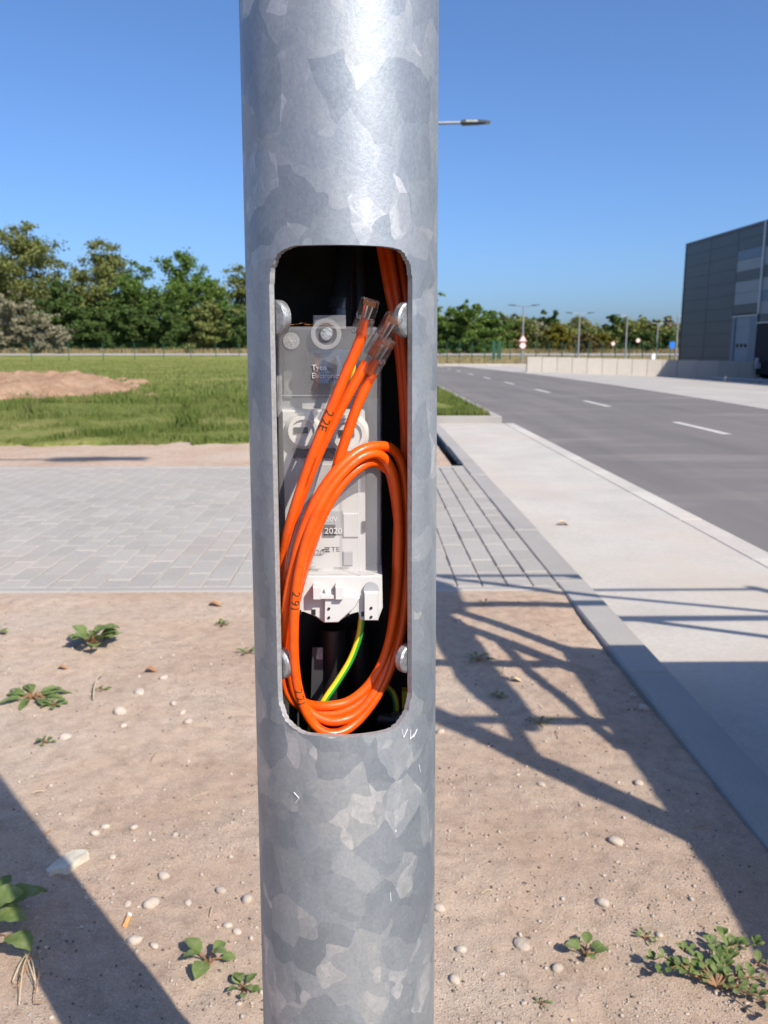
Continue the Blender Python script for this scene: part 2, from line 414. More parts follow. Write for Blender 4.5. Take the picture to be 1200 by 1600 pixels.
def fast_mesh(name, verts, faces_flat, k, mat, parent=None, kind=None):
    """verts (n,3) array, faces flat index array of k-gons"""
    me = bpy.data.meshes.new(name)
    nf = len(faces_flat) // k
    me.vertices.add(len(verts)); me.vertices.foreach_set('co', np.ascontiguousarray(verts, dtype=np.float32).ravel())
    me.loops.add(len(faces_flat)); me.loops.foreach_set('vertex_index', np.asarray(faces_flat, dtype=np.int32))
    me.polygons.add(nf); me.polygons.foreach_set('loop_start', np.arange(0, nf * k, k, dtype=np.int32))
    me.update(calc_edges=True); me.validate()
    me.materials.append(mat)
    o = link(name, me, parent)
    if kind: o['kind'] = kind
    return o
def grid_mesh(name, xs, ys, zf, mat):
    X, Y = np.meshgrid(xs, ys); Z = zf(X, Y)
    v = np.stack([X.ravel(), Y.ravel(), Z.ravel()], 1); nx, ny = len(xs), len(ys)
    i = (np.arange(ny - 1)[:, None] * nx + np.arange(nx - 1)[None]).ravel()
    f = np.stack([i, i + 1, i + nx + 1, i + nx], 1).ravel()
    o = fast_mesh(name, v, f, 4, mat)
    o.data.polygons.foreach_set('use_smooth', [True] * len(o.data.polygons))
    return o
def spline(pts, per=10):
    P = [Vector(p) for p in pts]; P = [P[0] * 2 - P[1]] + P + [P[-1] * 2 - P[-2]]; out = []
    for i in range(1, len(P) - 2):
        a, b, c, d = P[i - 1:i + 3]
        for k in range(per):
            t = k / per
            out.append(0.5 * ((2 * b) + (c - a) * t + (2 * a - 5 * b + 4 * c - d) * t * t + (3 * b - a - 3 * c + d) * t ** 3))
    out.append(P[-2]); return out
def text_geo(s, size):
    cu = bpy.data.curves.new('lettering', 'FONT'); cu.body = s; cu.size = size; cu.resolution_u = 3
    ob = bpy.data.objects.new('lettering', cu); col.objects.link(ob)
    dg = bpy.context.evaluated_depsgraph_get()
    me = bpy.data.meshes.new_from_object(ob.evaluated_get(dg))
    v = [(p.co.x, p.co.y) for p in me.vertices]; f = [tuple(p.vertices) for p in me.polygons]
    bpy.data.objects.remove(ob); bpy.data.curves.remove(cu); bpy.data.meshes.remove(me)
    return v, f

# ================================================================== SETTING
KX0, KX1 = 0.775, 0.905            # flush kerb beside the concrete strip
PY0, PY1 = 3.19, 6.75              # paved crossing, front and back
ROADZ = -0.10
STRIP_X1 = 1.93; GUT_X1 = 2.08; ROAD_X1 = 7.2

big = grid_mesh('ground', np.linspace(-900, 900, 60), np.linspace(-300, 1500, 60), lambda X, Y: X * 0 - 0.55, M['ground'])
tag(big, 'dry grassy ground running out to the horizon', 'ground', kind='structure')

def dirt_z(X, Y):
    z = .014 * vnoise(X * 2.2, Y * 2.2, 1) + .007 * vnoise(X * 6, Y * 6, 2) + .0035 * vnoise(X * 17, Y * 17, 3) + .0028 * vnoise(X * 45, Y * 45, 4) + .0026 * vnoise(X * 101, Y * 101, 5)
    edge = np.clip((KX0 - X) / .12, 0, 1); z = z - .012 * (1 - edge) * np.clip((3.1 - Y) * 5, 0, 1)
    e2 = np.clip((PY0 - Y) / .1, 0, 1) + (Y > PY1)
    return z * np.clip(e2, .2, 1) - .006
def zs(x, y): return float(dirt_z(np.array([x]), np.array([y]))[0])
xs = np.concatenate([np.linspace(-8, -1.75, 40)[:-1], np.arange(-1.75, .775, .0095), [.775]])
ys = np.concatenate([np.linspace(-5, .75, 30)[:-1], np.arange(.75, PY0 - .001, .0095), [PY0 + .03]])
dirt = grid_mesh('bare_soil', xs, ys, dirt_z, M['soil'])
tag(dirt, 'bare sandy soil with grit around the galvanised pole', 'soil', kind='structure')
ys2 = np.concatenate([np.arange(PY1 - .02, 12.6, .05)]); xs2 = np.concatenate([np.linspace(-9, KX0 - .09, 130)])
dirt2 = grid_mesh('bare_soil', xs2, ys2, lambda X, Y: dirt_z(X, Y) - .004 + .0 * X, M['soil'])
tag(dirt2, 'strip of bare soil between the pavers and the grass', 'soil', kind='structure')

# field and verge
def bankz(Y): return .34 * np.clip((Y - 90) / 7.5, 0, 1) + .20 * np.clip((Y - 97.5) / 6.7, 0, 1)
def field_z(X, Y):
    y0 = np.where(X < -.6, 8.45, 10.6) + .9 * vnoise(X * 1.1, Y * .3, 8) + .5 * vnoise(X * 5, Y * 5, 9)
    lift = np.clip((Y - y0) / .35, -1, 1)
    z = .02 * lift + .05 * vnoise(X * .5, Y * .5, 10) * np.clip((Y - 9) / 4, 0, 1) + .02 * vnoise(X * 2, Y * 2, 11)
    bank = bankz(Y)
    return np.where(lift < 0, -.06, z) + bank
fx = np.concatenate([np.linspace(-160, -14, 60)[:-1], np.linspace(-14, -5, 60)[:-1], np.linspace(-5, KX0 - .1, 80)])
fy = np.concatenate([np.arange(8.0, 12, .08), np.linspace(12, 32, 70)[:-1], np.linspace(32, 90, 60)[:-1], np.linspace(90, 104.2, 12)[:-1], np.linspace(104.2, 240, 8)])
field = grid_mesh('grass_field', fx, fy, field_z, M['field'])
tag(field, 'rough green field between the pavers and the wire fence', 'field', kind='structure')
mound = grid_mesh('soil_mound', np.linspace(-17, -3.6, 130), np.linspace(11.4, 31, 180),
    lambda X, Y: -.30 + .58 * np.exp(-(((X + 9.8 + .14 * (Y - 20)) / 4.6) ** 2 + ((Y - 20.5) / 8.2) ** 2) ** 1.6) + .30 * vnoise(X * .9, Y * .7, 14) + .24 * vnoise(X * 2.4, Y * 2.4, 15) + .12 * vnoise(X * 6, Y * 6, 16), M['mound'])
tag(mound, 'low bare hump of brown soil in the green field', 'mound', kind='structure')
verge = grid_mesh('grass_verge', np.linspace(.70, 1.76, 20), np.linspace(12.08, 56.6, 160), lambda X, Y: .012 + .05 * vnoise(X * 2, Y * 2, 12), M['field'])
tag(verge, 'grass verge behind the end of the concrete strip', 'verge', kind='structure')
farv = grid_mesh('far_verge', np.linspace(-12, 140, 90), np.concatenate([np.linspace(57.25, 90, 20)[:-1], np.linspace(90, 104.2, 12), np.linspace(106, 240, 6)]),
    lambda X, Y: bankz(Y) + .0 + .05 * vnoise(X * .5, Y * .5, 13) + 0 * X, M['ground'])
tag(farv, 'dry grass beyond the end of the road', 'verge', kind='structure')
lane = MB()
lane.add([(-170, 97.9, .42), (140, 97.9, .42), (140, 104.2, .61), (-170, 104.2, .61)], [(0, 1, 2, 3)])
tag(lane.build('lane', M['apron']), 'pale lane running below the far trees', 'lane', kind='structure')

# road, concrete strip, apron
road = MB(); road.add([(1.6, -14, ROADZ), (ROAD_X1 + .6, -14, ROADZ), (ROAD_X1 + .6, 57, ROADZ), (1.6, 57, ROADZ)], [(0, 1, 2, 3)])
tag(road.build('road', M['asphalt']), 'worn grey asphalt road with a dashed centre line', 'road', kind='structure')
apr = MB()
bx = [(7.05, -14), (7.05, 12), (7.35, 18), (7.5, 26), (7.45, 35), (6.9, 45), (6.2, 53), (6.0, 57)]
def yard_z(x, y): return ROADZ + .006 - .30 * max(0, min(1, (x - 8.5) / 8)) * max(0, min(1, (y - 6) / 16))
cols_ = [0, .02, .05, .1, .16, .22, .3, .45, 1.0]
apr.add([(x + (60 - x) * c, y, yard_z(x + (60 - x) * c, y)) for c in cols_ for x, y in bx], [(j * 8 + i, (j + 1) * 8 + i, (j + 1) * 8 + i + 1, j * 8 + i + 1) for j in range(8) for i in range(7)])
tag(apr.build('apron', M['apron']), 'pale paved yard in front of the warehouse', 'yard', kind='structure')
st = MB(); st.box(KX1 - .02, STRIP_X1, -14, 11.97, -.4, ROADZ + .01)
tag(st.build('concrete_strip', M['strip']), 'pale dusty concrete strip between the kerb and the road', 'pavement', kind='structure')
def dash(y0, y1):
    b = MB(); b.add([(4.49, y0, ROADZ + .004), (4.61, y0, ROADZ + .004), (4.61, y1, ROADZ + .004), (4.49, y1, ROADZ + .004)], [(0, 1, 2, 3)])
    return b
dashes = bpy.data.objects.new('road_marking', None); col.objects.link(dashes)
tag(dashes, 'dashed white centre line on the asphalt', 'marking', kind='structure')
for k in range(10):
    y = 10.38 + 5.3 * k
    dash(y, y + 1.85).build('dash', M['paint'], dashes)

# kerbs
kerb = bpy.data.objects.new('kerb', None); col.objects.link(kerb)
tag(kerb, 'flush grey concrete kerb along the soil and the pavers', 'kerb', kind='structure')
y = gr(1025, 1050).y - 4.0
while y < 11.9:
    y1 = min(y + 1.0, 11.95)
    MB().box(KX0, KX1 + random.uniform(-.002, .002), y + .003, y1 - .003, -.3, random.uniform(-.002, .003), .006).build('kerb_stone', M['kerb'], kerb)
    y += 1.0
gut = bpy.data.objects.new('gutter', None); col.objects.link(gut)
tag(gut, 'low concrete edging between the strip and the asphalt', 'kerb', kind='structure')
y = -6.0
while y < 11.9:
    y1 = min(y + 1.0, 11.95)
    MB().box(STRIP_X1 + .003, GUT_X1, y + .003, y1 - .003, -.4, ROADZ + .013 + random.uniform(-.001, .001), .004).build('kerb_stone', M['strip'], gut)
    y += 1.0
vk = bpy.data.objects.new('verge_kerb', None); col.objects.link(vk)
tag(vk, 'raised kerb around the grass verge at the end of the strip', 'kerb', kind='structure')
for k in range(1):
    MB().box(.70, 1.91, 11.975, 12.10, -.3, .012, .008).build('kerb_stone', M['kerb'], vk)
y = 12.105
while y < 56:
    MB().box(1.78, 1.91, y + .003, y + .997, -.3, .008 + random.uniform(-.003, .003), .008).build('kerb_stone', M['kerb'], vk); y += 1.0
fk = bpy.data.objects.new('end_kerb', None); col.objects.link(fk)
tag(fk, 'pale kerb across the far end of the road', 'kerb', kind='structure')
x = -4.0
while x < 24:
    MB().box(x + .003, x + .997, 57.02, 57.22, -.3, .07, .01).build('kerb_stone', M['wallc'], fk); x += 1.0

# pavers
pav = bpy.data.objects.new('pavement', None); col.objects.link(pav)
tag(pav, 'grey concrete block paving crossing behind the pole', 'pavement', kind='structure')
bed = MB(); bed.box(-9, KX0 - .002, PY0 + .002, PY1, -.2, -.008); bed.build('sand_bed', M['joint'], pav)
PW, PL = .105, .21
pieces = []
i = 0; x = KX0 - .003
while x > -5.2:
    yy = PY0 + .058 - (PL / 2 if i % 2 else 0)
    while yy < PY1 - .005:
        a, b_ = max(yy, PY0 + .058), min(yy + PL, PY1 - .004)
        if b_ - a > .03: pieces.append((x - PW, x, a, b_))
        yy += PL
    x -= PW; i += 1
def vis(p):
    cx, cy = (p[0] + p[1]) / 2, (p[2] + p[3]) / 2
    inside = abs(cx - .0157 * cy) < .475 * cy
    return (1 if inside else 0) * 1.0 / cy
pieces.sort(key=vis, reverse=True)
shared = {}
for n_, (x0, x1, a, b_) in enumerate(pieces[:300]):
    key = round(b_ - a, 3)
    g = .0026
    if key not in shared:
        me_b = MB().box(-PW / 2 + g, PW / 2 - g, -(b_ - a) / 2 + g, (b_ - a) / 2 - g, -.05, 0, .004)
        me = bpy.data.meshes.new('paver'); me.from_pydata(me_b.v, [], me_b.f); me.materials.append(M['paver']); shared[key] = me
    o = link('paver', shared[key], pav)
    o.location = ((x0 + x1) / 2, (a + b_) / 2, random.uniform(-.0022, .0022))
    o.rotation_euler = (R(random.uniform(-.35, .35)), R(random.uniform(-.35, .35)), R(random.uniform(-.3, .3)))
rest = MB()
for (x0, x1, a, b_) in pieces[300:]:
    g = .0026; rest.box(x0 + g, x1 - g, a + g, b_ - g, -.05, random.uniform(-.0018, .0018), .004)
r_ = rest.build('paver_field', M['paver'], pav); r_['kind'] = 'stuff'
x = KX0 - .003
while x > -6:
    MB().box(x - .998, x, PY0 + .002, PY0 + .055, -.2, random.uniform(-.002, .002), .005).build('edging_stone', M['kerb'], pav); x -= 1.0
x = KX0 - .003
while x > -8:
    MB().box(x - .998, x, PY1 + .002, PY1 + .055, -.2, random.uniform(0, .004), .005).build('edging_stone', M['kerb'], pav); x -= 1.0
# torn edging membrane along the kerb behind the pavers
mem = MB()
mp_ = [(KX0 - .012 - .035 * abs(math.sin(k * 1.7)), PY1 + .06 + k * .12) for k in range(12)]
for (xa, ya), (xb, yb) in zip(mp_[:-1], mp_[1:]):
    mem.add([(xa, ya, .012), (xb, yb, .012), (KX0 - .001, yb, .016), (KX0 - .001, ya, .016), (xa, ya, -.05), (xb, yb, -.05)], [(3, 2, 1, 0), (0, 1, 5, 4)])
tag(mem.build('edging_membrane', M['black']), 'torn black membrane strip along the kerb behind the pavers', 'membrane')

# ================================================================== GRASS
def blades(name, pos, hts, wid, mat, label, cat, lean=.5):
    n = len(pos); a = rng.uniform(0, 2 * math.pi, n)
    w = np.stack([np.cos(a), np.sin(a), np.zeros(n)], 1) * (wid * rng.uniform(.6, 1.4, n))[:, None]
    la = rng.uniform(0, 2 * math.pi, n); ll = rng.uniform(0, lean, n) * hts
    l = np.stack([np.cos(la) * ll, np.sin(la) * ll, hts], 1)
    m_ = pos + l * np.array([.35, .35, .6]); t_ = pos + l
    V = np.stack([pos - w, pos + w, m_ + w * .7, t_, m_ - w * .7], 1).reshape(-1, 3)
    b0 = np.arange(n)[:, None] * 5
    F5 = (b0 + np.array([0, 1, 2, 3, 4])).ravel()
    o = fast_mesh(name, V, F5, 5, mat)
    return tag(o, label, cat, kind='stuff')
def scatter(n, x0, x1, y0, y1, pw=1.0):
    u = rng.random(n) ** pw; yy = y0 + (y1 - y0) * u
    return rng.uniform(x0, x1, n), yy
X1, Y1 = scatter(85000, -1, 1, 8.2, 17, 1.5)
X1 = .0157 * Y1 + X1 * .56 * Y1 - .02
keep = (X1 < KX0 - .12) & (X1 > -9) & ((((X1 + 9.8 + .14 * (Y1 - 20)) / 4.3) ** 2 + ((Y1 - 20.5) / 7.6) ** 2 > .9) | (vnoise(X1 * 1.3, Y1 * 1.3, 24) > .3))
z1 = field_z(X1, Y1)
dens = vnoise(X1 * 1.3, Y1 * 1.3, 20) + .5 * vnoise(X1 * 4, Y1 * 4, 21)
keep &= (z1 > -.05) & (dens > -.16 + .5 * vnoise(X1 * 11, Y1 * 11, 23) - .3 * (Y1 > 10.5))
X1, Y1, z1, dens = X1[keep], Y1[keep], z1[keep], dens[keep]
blades('grass', np.stack([X1, Y1, z1 - .01], 1), np.clip(.02 + .20 * np.clip(dens + .30, 0, 1) ** 1.5 + .05 * vnoise(X1 * 9, Y1 * 9, 22), .025, .30) * rng.uniform(.4, 1.3, len(X1)), .0048, M['blade'], 'tufted green grass along the front of the field', 'grass')
X2, Y2 = scatter(60000, -1, 1, 15, 84, 1.9)
X2 = X2 * .6 * Y2
keep = (X2 < KX0 - .12) & ((((X2 + 9.8 + .14 * (Y2 - 20)) / 4.3) ** 2 + ((Y2 - 20.5) / 7.6) ** 2 > .9) | (vnoise(X2 * 1.3, Y2 * 1.3, 24) > .27))
X2, Y2 = X2[keep], Y2[keep]
blades('grass', np.stack([X2, Y2, field_z(X2, Y2) - .01], 1), rng.uniform(.04, .13, len(X2)), .014 + 0 * X2.mean(), M['blade'], 'yellowing grass over the middle of the field', 'grass')
X3 = rng.uniform(.95, 1.75, 9000); Y3 = 12.12 + 20 * rng.random(9000) ** 1.6
k3 = (((X3 - 1.15) / .22) ** 2 + ((Y3 - 14.0) / 1.1) ** 2 > 1)
X3, Y3 = X3[k3], Y3[k3]
blades('grass', np.stack([X3, Y3, 0 * X3 + .0], 1), rng.uniform(.04, .12, len(X3)), .006, M['blade'], 'short green grass on the verge beside the road', 'grass')
X4 = rng.uniform(-75, 60, 26000); Y4 = rng.uniform(104.3, 110, 26000)
blades('grass', np.stack([X4, Y4, 0 * X4 + .5], 1), rng.uniform(.3, .9, len(X4)), .05, M['drygrass'], 'dry straw coloured grass under the far trees', 'grass')
X5 = rng.uniform(4, 75, 16000); Y5 = rng.uniform(58, 97, 16000)
blades('grass', np.stack([X5, Y5, 0 * X5 + .05], 1), rng.uniform(.05, .25, len(X5)), .03, M['drygrass'], 'dry grass between the end kerb and the green fence', 'grass')

# ================================================================== TREES
def tree(name, px, top_y, Y, wpx, kind, label, base_z=.5, dens=1.0, airy=.5, group='trees beyond the fence', low=.12, seed=0):
    rg = np.random.default_rng(500 + seed)
    base = at(px, 552, Y); base.z = base_z
    H = at(px, top_y, Y).z - base_z; W = wpx * 1.22 / LENS_PX * Y
    t = thing(name, base, label, 'tree' if H > 4.5 else 'bush', group)
    tr = MB()
    lean = Vector((rg.uniform(-.08, .08), rg.uniform(-.05, .05), 0)) * H
    top = base + Vector((0, 0, H * .9)) + lean
    trunk = spline([base + Vector((0, 0, -.3)), base.lerp(top, .3) + Vector((rg.uniform(-.2, .2), 0, 0)), base.lerp(top, .65), top], 4)
    n = len(trunk); r0 = .018 * H
    tr.tube(trunk, [r0 * (1 - .93 * k / (n - 1)) for k in range(n)], 6)
    cl = []
    nl = int(9 + H * .8)
    for k in range(nl):
        f = low + (0.92 - low) * (k + rg.random()) / nl
        p0 = base.lerp(top, f)
        a = k * 2.4 + rg.uniform(-.5, .5)
        reach = W * .5 * (math.sin(min(1, (f - low * .6) / (1 - low) * 1.05) * math.pi) ** .55) * rg.uniform(.6, 1.08)
        tip = p0 + Vector((math.cos(a) * reach, math.sin(a) * reach * .8, H * rg.uniform(.03, .15)))
        mid = p0.lerp(tip, .5) + Vector((0, 0, -.02 * H))
        limb = spline([p0, mid, tip], 3); q = len(limb)
        tr.tube(limb, [r0 * .4 * (1 - f * .6) * (1 - .85 * j / (q - 1)) for j in range(q)], 5)
        m_ = max(2, int(reach / (.07 * H) + 1.5))
        for j in range(m_):
            u = (j + .8) / m_
            c = p0.lerp(tip, u) + Vector(rg.normal(0, .035 * H, 3)); cl.append((c, rg.uniform(.045, .085) * H * (1.15 - .25 * u)))
    for k in range(int(8 + H * .8)):       # inner and low foliage that closes the crown
        f = low + (.58 - low) * rg.random(); c = base.lerp(top, f) + Vector((rg.normal(0, .20 * W), rg.normal(0, .16 * W), 0)); cl.append((c, rg.uniform(.05, .09) * H))
    for k in range(int(5 + H * .4)):
        c = top + Vector((rg.normal(0, .09 * W), rg.normal(0, .09 * W), rg.uniform(-.12, .10) * H)); cl.append((c, rg.uniform(.025, .05) * H))
    tr.build('trunk', M['bark'], t, 60)
    ls = .0017 * Y
    P = []
    for c, r in cl:
        m_ = int(88 * dens * (r / (.06 * H)) ** 1.6 * (H / 9) ** .9 * rg.uniform(.5, 1.3)) + 12
        d = rg.normal(0, 1, (m_, 3)); d /= np.linalg.norm(d, axis=1)[:, None]
        rad = r * 1.12 * rg.random(m_) ** .5 * (1 + airy * rg.normal(0, .5, m_))
        q = np.array(c) + d * rad[:, None] * np.array([1.15, 1.0, .72]); P.append(q)
    P = np.concatenate(P); P = P[P[:, 2] > base_z + .05]; n = len(P)
    nrm = rg.normal(0, 1, (n, 3)) + np.array([0, 0, .7]); nrm /= np.linalg.norm(nrm, axis=1)[:, None]
    u = np.cross(nrm, rg.normal(0, 1, (n, 3))); u /= np.linalg.norm(u, axis=1)[:, None]; w = np.cross(nrm, u)
    s = ls * rg.uniform(.6, 1.5, n)[:, None]
    V = np.stack([P - u * s, P - w * s * .55 + u * s * .1, P + u * s, P + w * s * .55 - u * s * .1], 1).reshape(-1, 3) - np.array(base)
    cr = fast_mesh('crown', V, np.arange(4 * n), 4, LEAVES[kind], t)
    return t
TREES = [  # px, top, Y, width px, kind, label
    (45, 346, 118, 150, 'olive', 'tall airy olive green tree, highest of the row by the left edge', 1.0, .9, .1),
    (-35, 372, 122, 130, 'olive', 'olive tree partly cut off by the left picture edge', 1.0, .8, .1),
    (15, 455, 107, 130, 'silver', 'dry silvery willow bush at the left end of the tree row', 1.3, .6, .02),
    (75, 492, 106, 110, 'silver', 'low silvery grey bush right of the silvery willow', 1.3, .5, .02),
    (108, 442, 112, 80, 'dark', 'dark green tree behind the low silvery bush', 1.1, .7, .03),
    (162, 374, 120, 95, 'olive', 'slim tree with an airy top, second peak of the row from the left', .75, .9, .1),
    (135, 425, 116, 90, 'olive', 'olive tree filling the dip between the two tallest left peaks', .9, .7, .05),
    (178, 468, 109, 105, 'dark', 'low dark green tree beneath the slim airy tree', 1.2, .6, .02),
    (212, 412, 118, 80, 'green', 'thin leaved tree in the dip of the row', .75, .9, .08),
    (222, 480, 110, 90, 'dark', 'low dark bushy tree in the middle of the left row', 1.3, .5, .02),
    (285, 392, 117, 120, 'green', 'broad green tree with several ragged tips, third peak of the left row', .95, .8, .06),
    (262, 470, 109, 90, 'dark', 'dense dark bushy tree at the foot of the broad green tree', 1.3, .5, .02),
    (335, 425, 116, 90, 'green', 'green tree just left of the galvanised pole, behind the olive one', .85, .8, .06),
    (330, 470, 109, 90, 'olive', 'olive bushy tree low beside the galvanised pole', 1.2, .6, .02),
    (378, 415, 118, 90, 'olive', 'sparse topped olive tree half hidden by the galvanised pole', .8, .9, .06),
    (370, 478, 109, 70, 'dark', 'dark bush low against the left side of the pole', 1.2, .6, .02),
    (440, 420, 118, 110, 'green', 'green tree hidden behind the pole, left part', .8, .8, .06),
    (655, 455, 116, 100, 'green', 'green tree behind the right half of the pole', .9, .8, .06),
]
for k, (px, ty, Y, w, kd, lb, dn, ai, lo) in enumerate(TREES):
    if 395 < px < 640: continue
    tree('tree' if ty < 460 else 'bushy_tree', px, ty, Y, w, kd, lb, .5, dn, ai, 'trees in the row left of the pole', lo, k)
TREES_R = [
    (722, 470, 106, 92, 'green', 'dense bright green round tree right of the pole', 1.6, .4, .0),
    (768, 487, 108, 70, 'green', 'green tree between the bright round tree and the double lamp', 1.4, .5, .0),
    (795, 490, 112, 60, 'olive', 'olive tree behind the first double headed lamp', 1.3, .5, .0),
    (712, 515, 105, 70, 'dark', 'low dark bush under the bright round tree', 1.4, .5, .0),
    (755, 528, 105, 50, 'green', 'low green bush beside the fence gate', 1.4, .4, .0),
    (838, 500, 112, 44, 'silver', 'grey green willow right of the first double lamp', 1.4, .4, .0),
    (850, 487, 150, 70, 'dark', 'far dark round topped tree behind the willow', 1.2, .4, .0),
    (870, 505, 107, 50, 'yellow', 'yellowing bushy tree left of the second double lamp', 1.5, .4, .0),
    (905, 492, 116, 60, 'silver', 'greyish tree behind the second double lamp', 1.3, .6, .0),
    (912, 520, 106, 64, 'brown', 'brownish bush right of the second double lamp', 1.4, .4, .0),
    (938, 522, 107, 40, 'yellow', 'olive yellow bush above the middle of the concrete wall', 1.3, .4, .0),
    (955, 493, 112, 48, 'dark', 'dark green tree left of the third lamp', 1.4, .5, .0),
    (1002, 495, 112, 62, 'olive', 'broad olive tree between the third and fourth lamps', 1.3, .5, .0),
    (1000, 518, 107, 70, 'dark', 'low dark trees mass below the broad olive tree', 1.3, .4, .0),
    (1043, 494, 118, 34, 'silver', 'slender greyish tree next to the warehouse corner', 1.1, .6, .0),
    (1045, 518, 110, 50, 'dark', 'dark bush at the foot of the warehouse corner', 1.3, .5, .0),
]
for k, (px, ty, Y, w, kd, lb, dn, ai, lo) in enumerate(TREES_R):
    tree('bushy_tree' if ty > 500 else 'tree', px, ty, Y, w, kd, lb, .5, dn, ai, 'trees beyond the end of the road', lo, 60 + k)

# dense scrub closing the foot of the tree rows
def scrub(name, px0, px1, Y0, h0, n, kind, label):
    xx = rng.uniform(at(px0, 550, Y0).x, at(px1, 550, Y0).x, n); yy = Y0 + rng.uniform(0, 7, n)
    hh = h0 * (1 + .9 * vnoise(xx * .35, yy * .35, 41) + .5 * vnoise(xx * 1.1, yy * 1.1, 42))
    P = np.stack([xx, yy, .35 + hh * rng.random(n) ** .8], 1)
    nrm = rng.normal(0, 1, (n, 3)) + np.array([0, 0, .6]); nrm /= np.linalg.norm(nrm, axis=1)[:, None]
    u = np.cross(nrm, rng.normal(0, 1, (n, 3))); u /= np.linalg.norm(u, axis=1)[:, None]; w = np.cross(nrm, u); s = .24 * rng.uniform(.6, 1.5, n)[:, None]
    V = np.stack([P - u * s, P - w * s * .55, P + u * s, P + w * s * .55], 1).reshape(-1, 3)
    tag(fast_mesh(name, V, np.arange(4 * n), 4, LEAVES[kind]), label, 'undergrowth', kind='stuff')
scrub('undergrowth', -60, 420, 111, 3.2, 26000, 'dark', 'dark undergrowth at the foot of the left tree row')
scrub('undergrowth', 640, 1080, 110, 3.6, 30000, 'olive', 'olive undergrowth below the trees beyond the road')

# ================================================================== FENCES
def fence(name, pts, step, h, label, z=0.0, dense=0):
    a, b = Vector((*pts[0], z)), Vector((*pts[1], z)); L = (b - a).length; n = int(L / step)
    t = thing(name, a, label, 'fence')
    d = (b - a).normalized(); nn = Vector((-d.y, d.x, 0))
    for k in range(n + 1):
        p = a + d * step * k
        MB().tube([p - Vector((0, 0, .1)), p + Vector((0, 0, h))], .045, 6).build('post', M['fence'], t)
    w = MB()
    for q in range(9):
        zz = .08 + (h - .12) * q / 8
        w.tube([a + Vector((0, 0, zz)), b + Vector((0, 0, zz))], .004, 3)
    for q in range(int(L / (step / (12 if not dense else 22)))):
        p = a + d * (q * step / (12 if not dense else 22)); w.tube([p + Vector((0, 0, .08)), p + Vector((0, 0, h - .04))], .004, 3)
    o = w.build('wire_mesh', M['fence'], t); o['kind'] = 'stuff'
    return t
pA = gr(50, 565.5); pA = at(50, 565, 74); pB = at(374, 561, 97)
dv = Vector((pB.x - pA.x, pB.y - pA.y, 0)); st_ = dv.length / 7.0
e0 = Vector((pA.x, pA.y, 0)) - dv / 7 * 4; e1 = Vector((pA.x, pA.y, 0)) + dv / 7 * 7.01
fence('wire_fence', [(e0.x, e0.y), (e1.x, e1.y)], st_, 1.75, 'thin green wire fence across the back of the field')
fl, fr_ = at(660, 562, 84), at(1080, 562, 78)
fence('mesh_fence', [(fl.x, fl.y), (fr_.x, fr_.y)], 1.25, 1.75, 'dark green mesh fence beyond the end of the road', .05, 0)
gp = at(775, 560, 81.0)
t = thing('fence_gate', Vector((gp.x, gp.y - .3, .05)), 'dark green double posted gate in the mesh fence', 'gate')
for dx in (-.28, .28): MB().box(gp.x + dx - .13, gp.x + dx + .13, gp.y - .38, gp.y - .22, 0, 1.85).build('gate_post', M['fence'], t)
MB().box(gp.x - .15, gp.x + .15, gp.y - .33, gp.y - .28, .95, 1.05).build('gate_rail', M['fence'], t)

# ================================================================== LAMP POSTS
def lamp_arm(t, base, H, r, tip, mat, dirx=1):
    x0, y0 = base.x, base.y
    a = MB().tube(spline([(x0, y0, H - .05), (x0 + dirx * tip * .3, y0, H + .0), (x0 + dirx * (tip - .78), y0, H + .04)], 5), [r] * 11, 10)
    a.build('arm', mat, t, 50)
    xa = x0 + dirx * (tip - .82); l = MB()
    prof = [(0, -.05), (.05, -.075), (.50, -.055), (.84, -.015), (.86, .02), (.55, .05), (.10, .055), (0, .04)]
    n = len(prof)
    vs = []
    for w in (-.13, -.10, .10, .13):
        sc = 1 if abs(w) < .12 else .55
        vs += [(xa + dirx * px, y0 + w, H + .05 + pz * sc) for px, pz in prof]
    fs = [tuple(range(n)), tuple(range(4 * n - 1, 3 * n - 1, -1))] + [(l_ * n + k, (l_ + 1) * n + k, (l_ + 1) * n + (k + 1) % n, l_ * n + (k + 1) % n) for l_ in range(3) for k in range(n)]
    hd = l.add(vs, fs).build('luminaire', M['darkmetal'], t, 35)
    ln = MB().box(*sorted((xa + dirx * .12, xa + dirx * .46)), y0 - .132, y0 - .1, H + .035, H + .085)
    ln.build('side_panel', M['lampgrey'], hd)
    MB().box(*sorted((xa + dirx * .60, xa + dirx * .84)), y0 - .115, y0 + .115, H + .02, H + .075).build('front_panel', M['lampgrey'], hd)
    return t

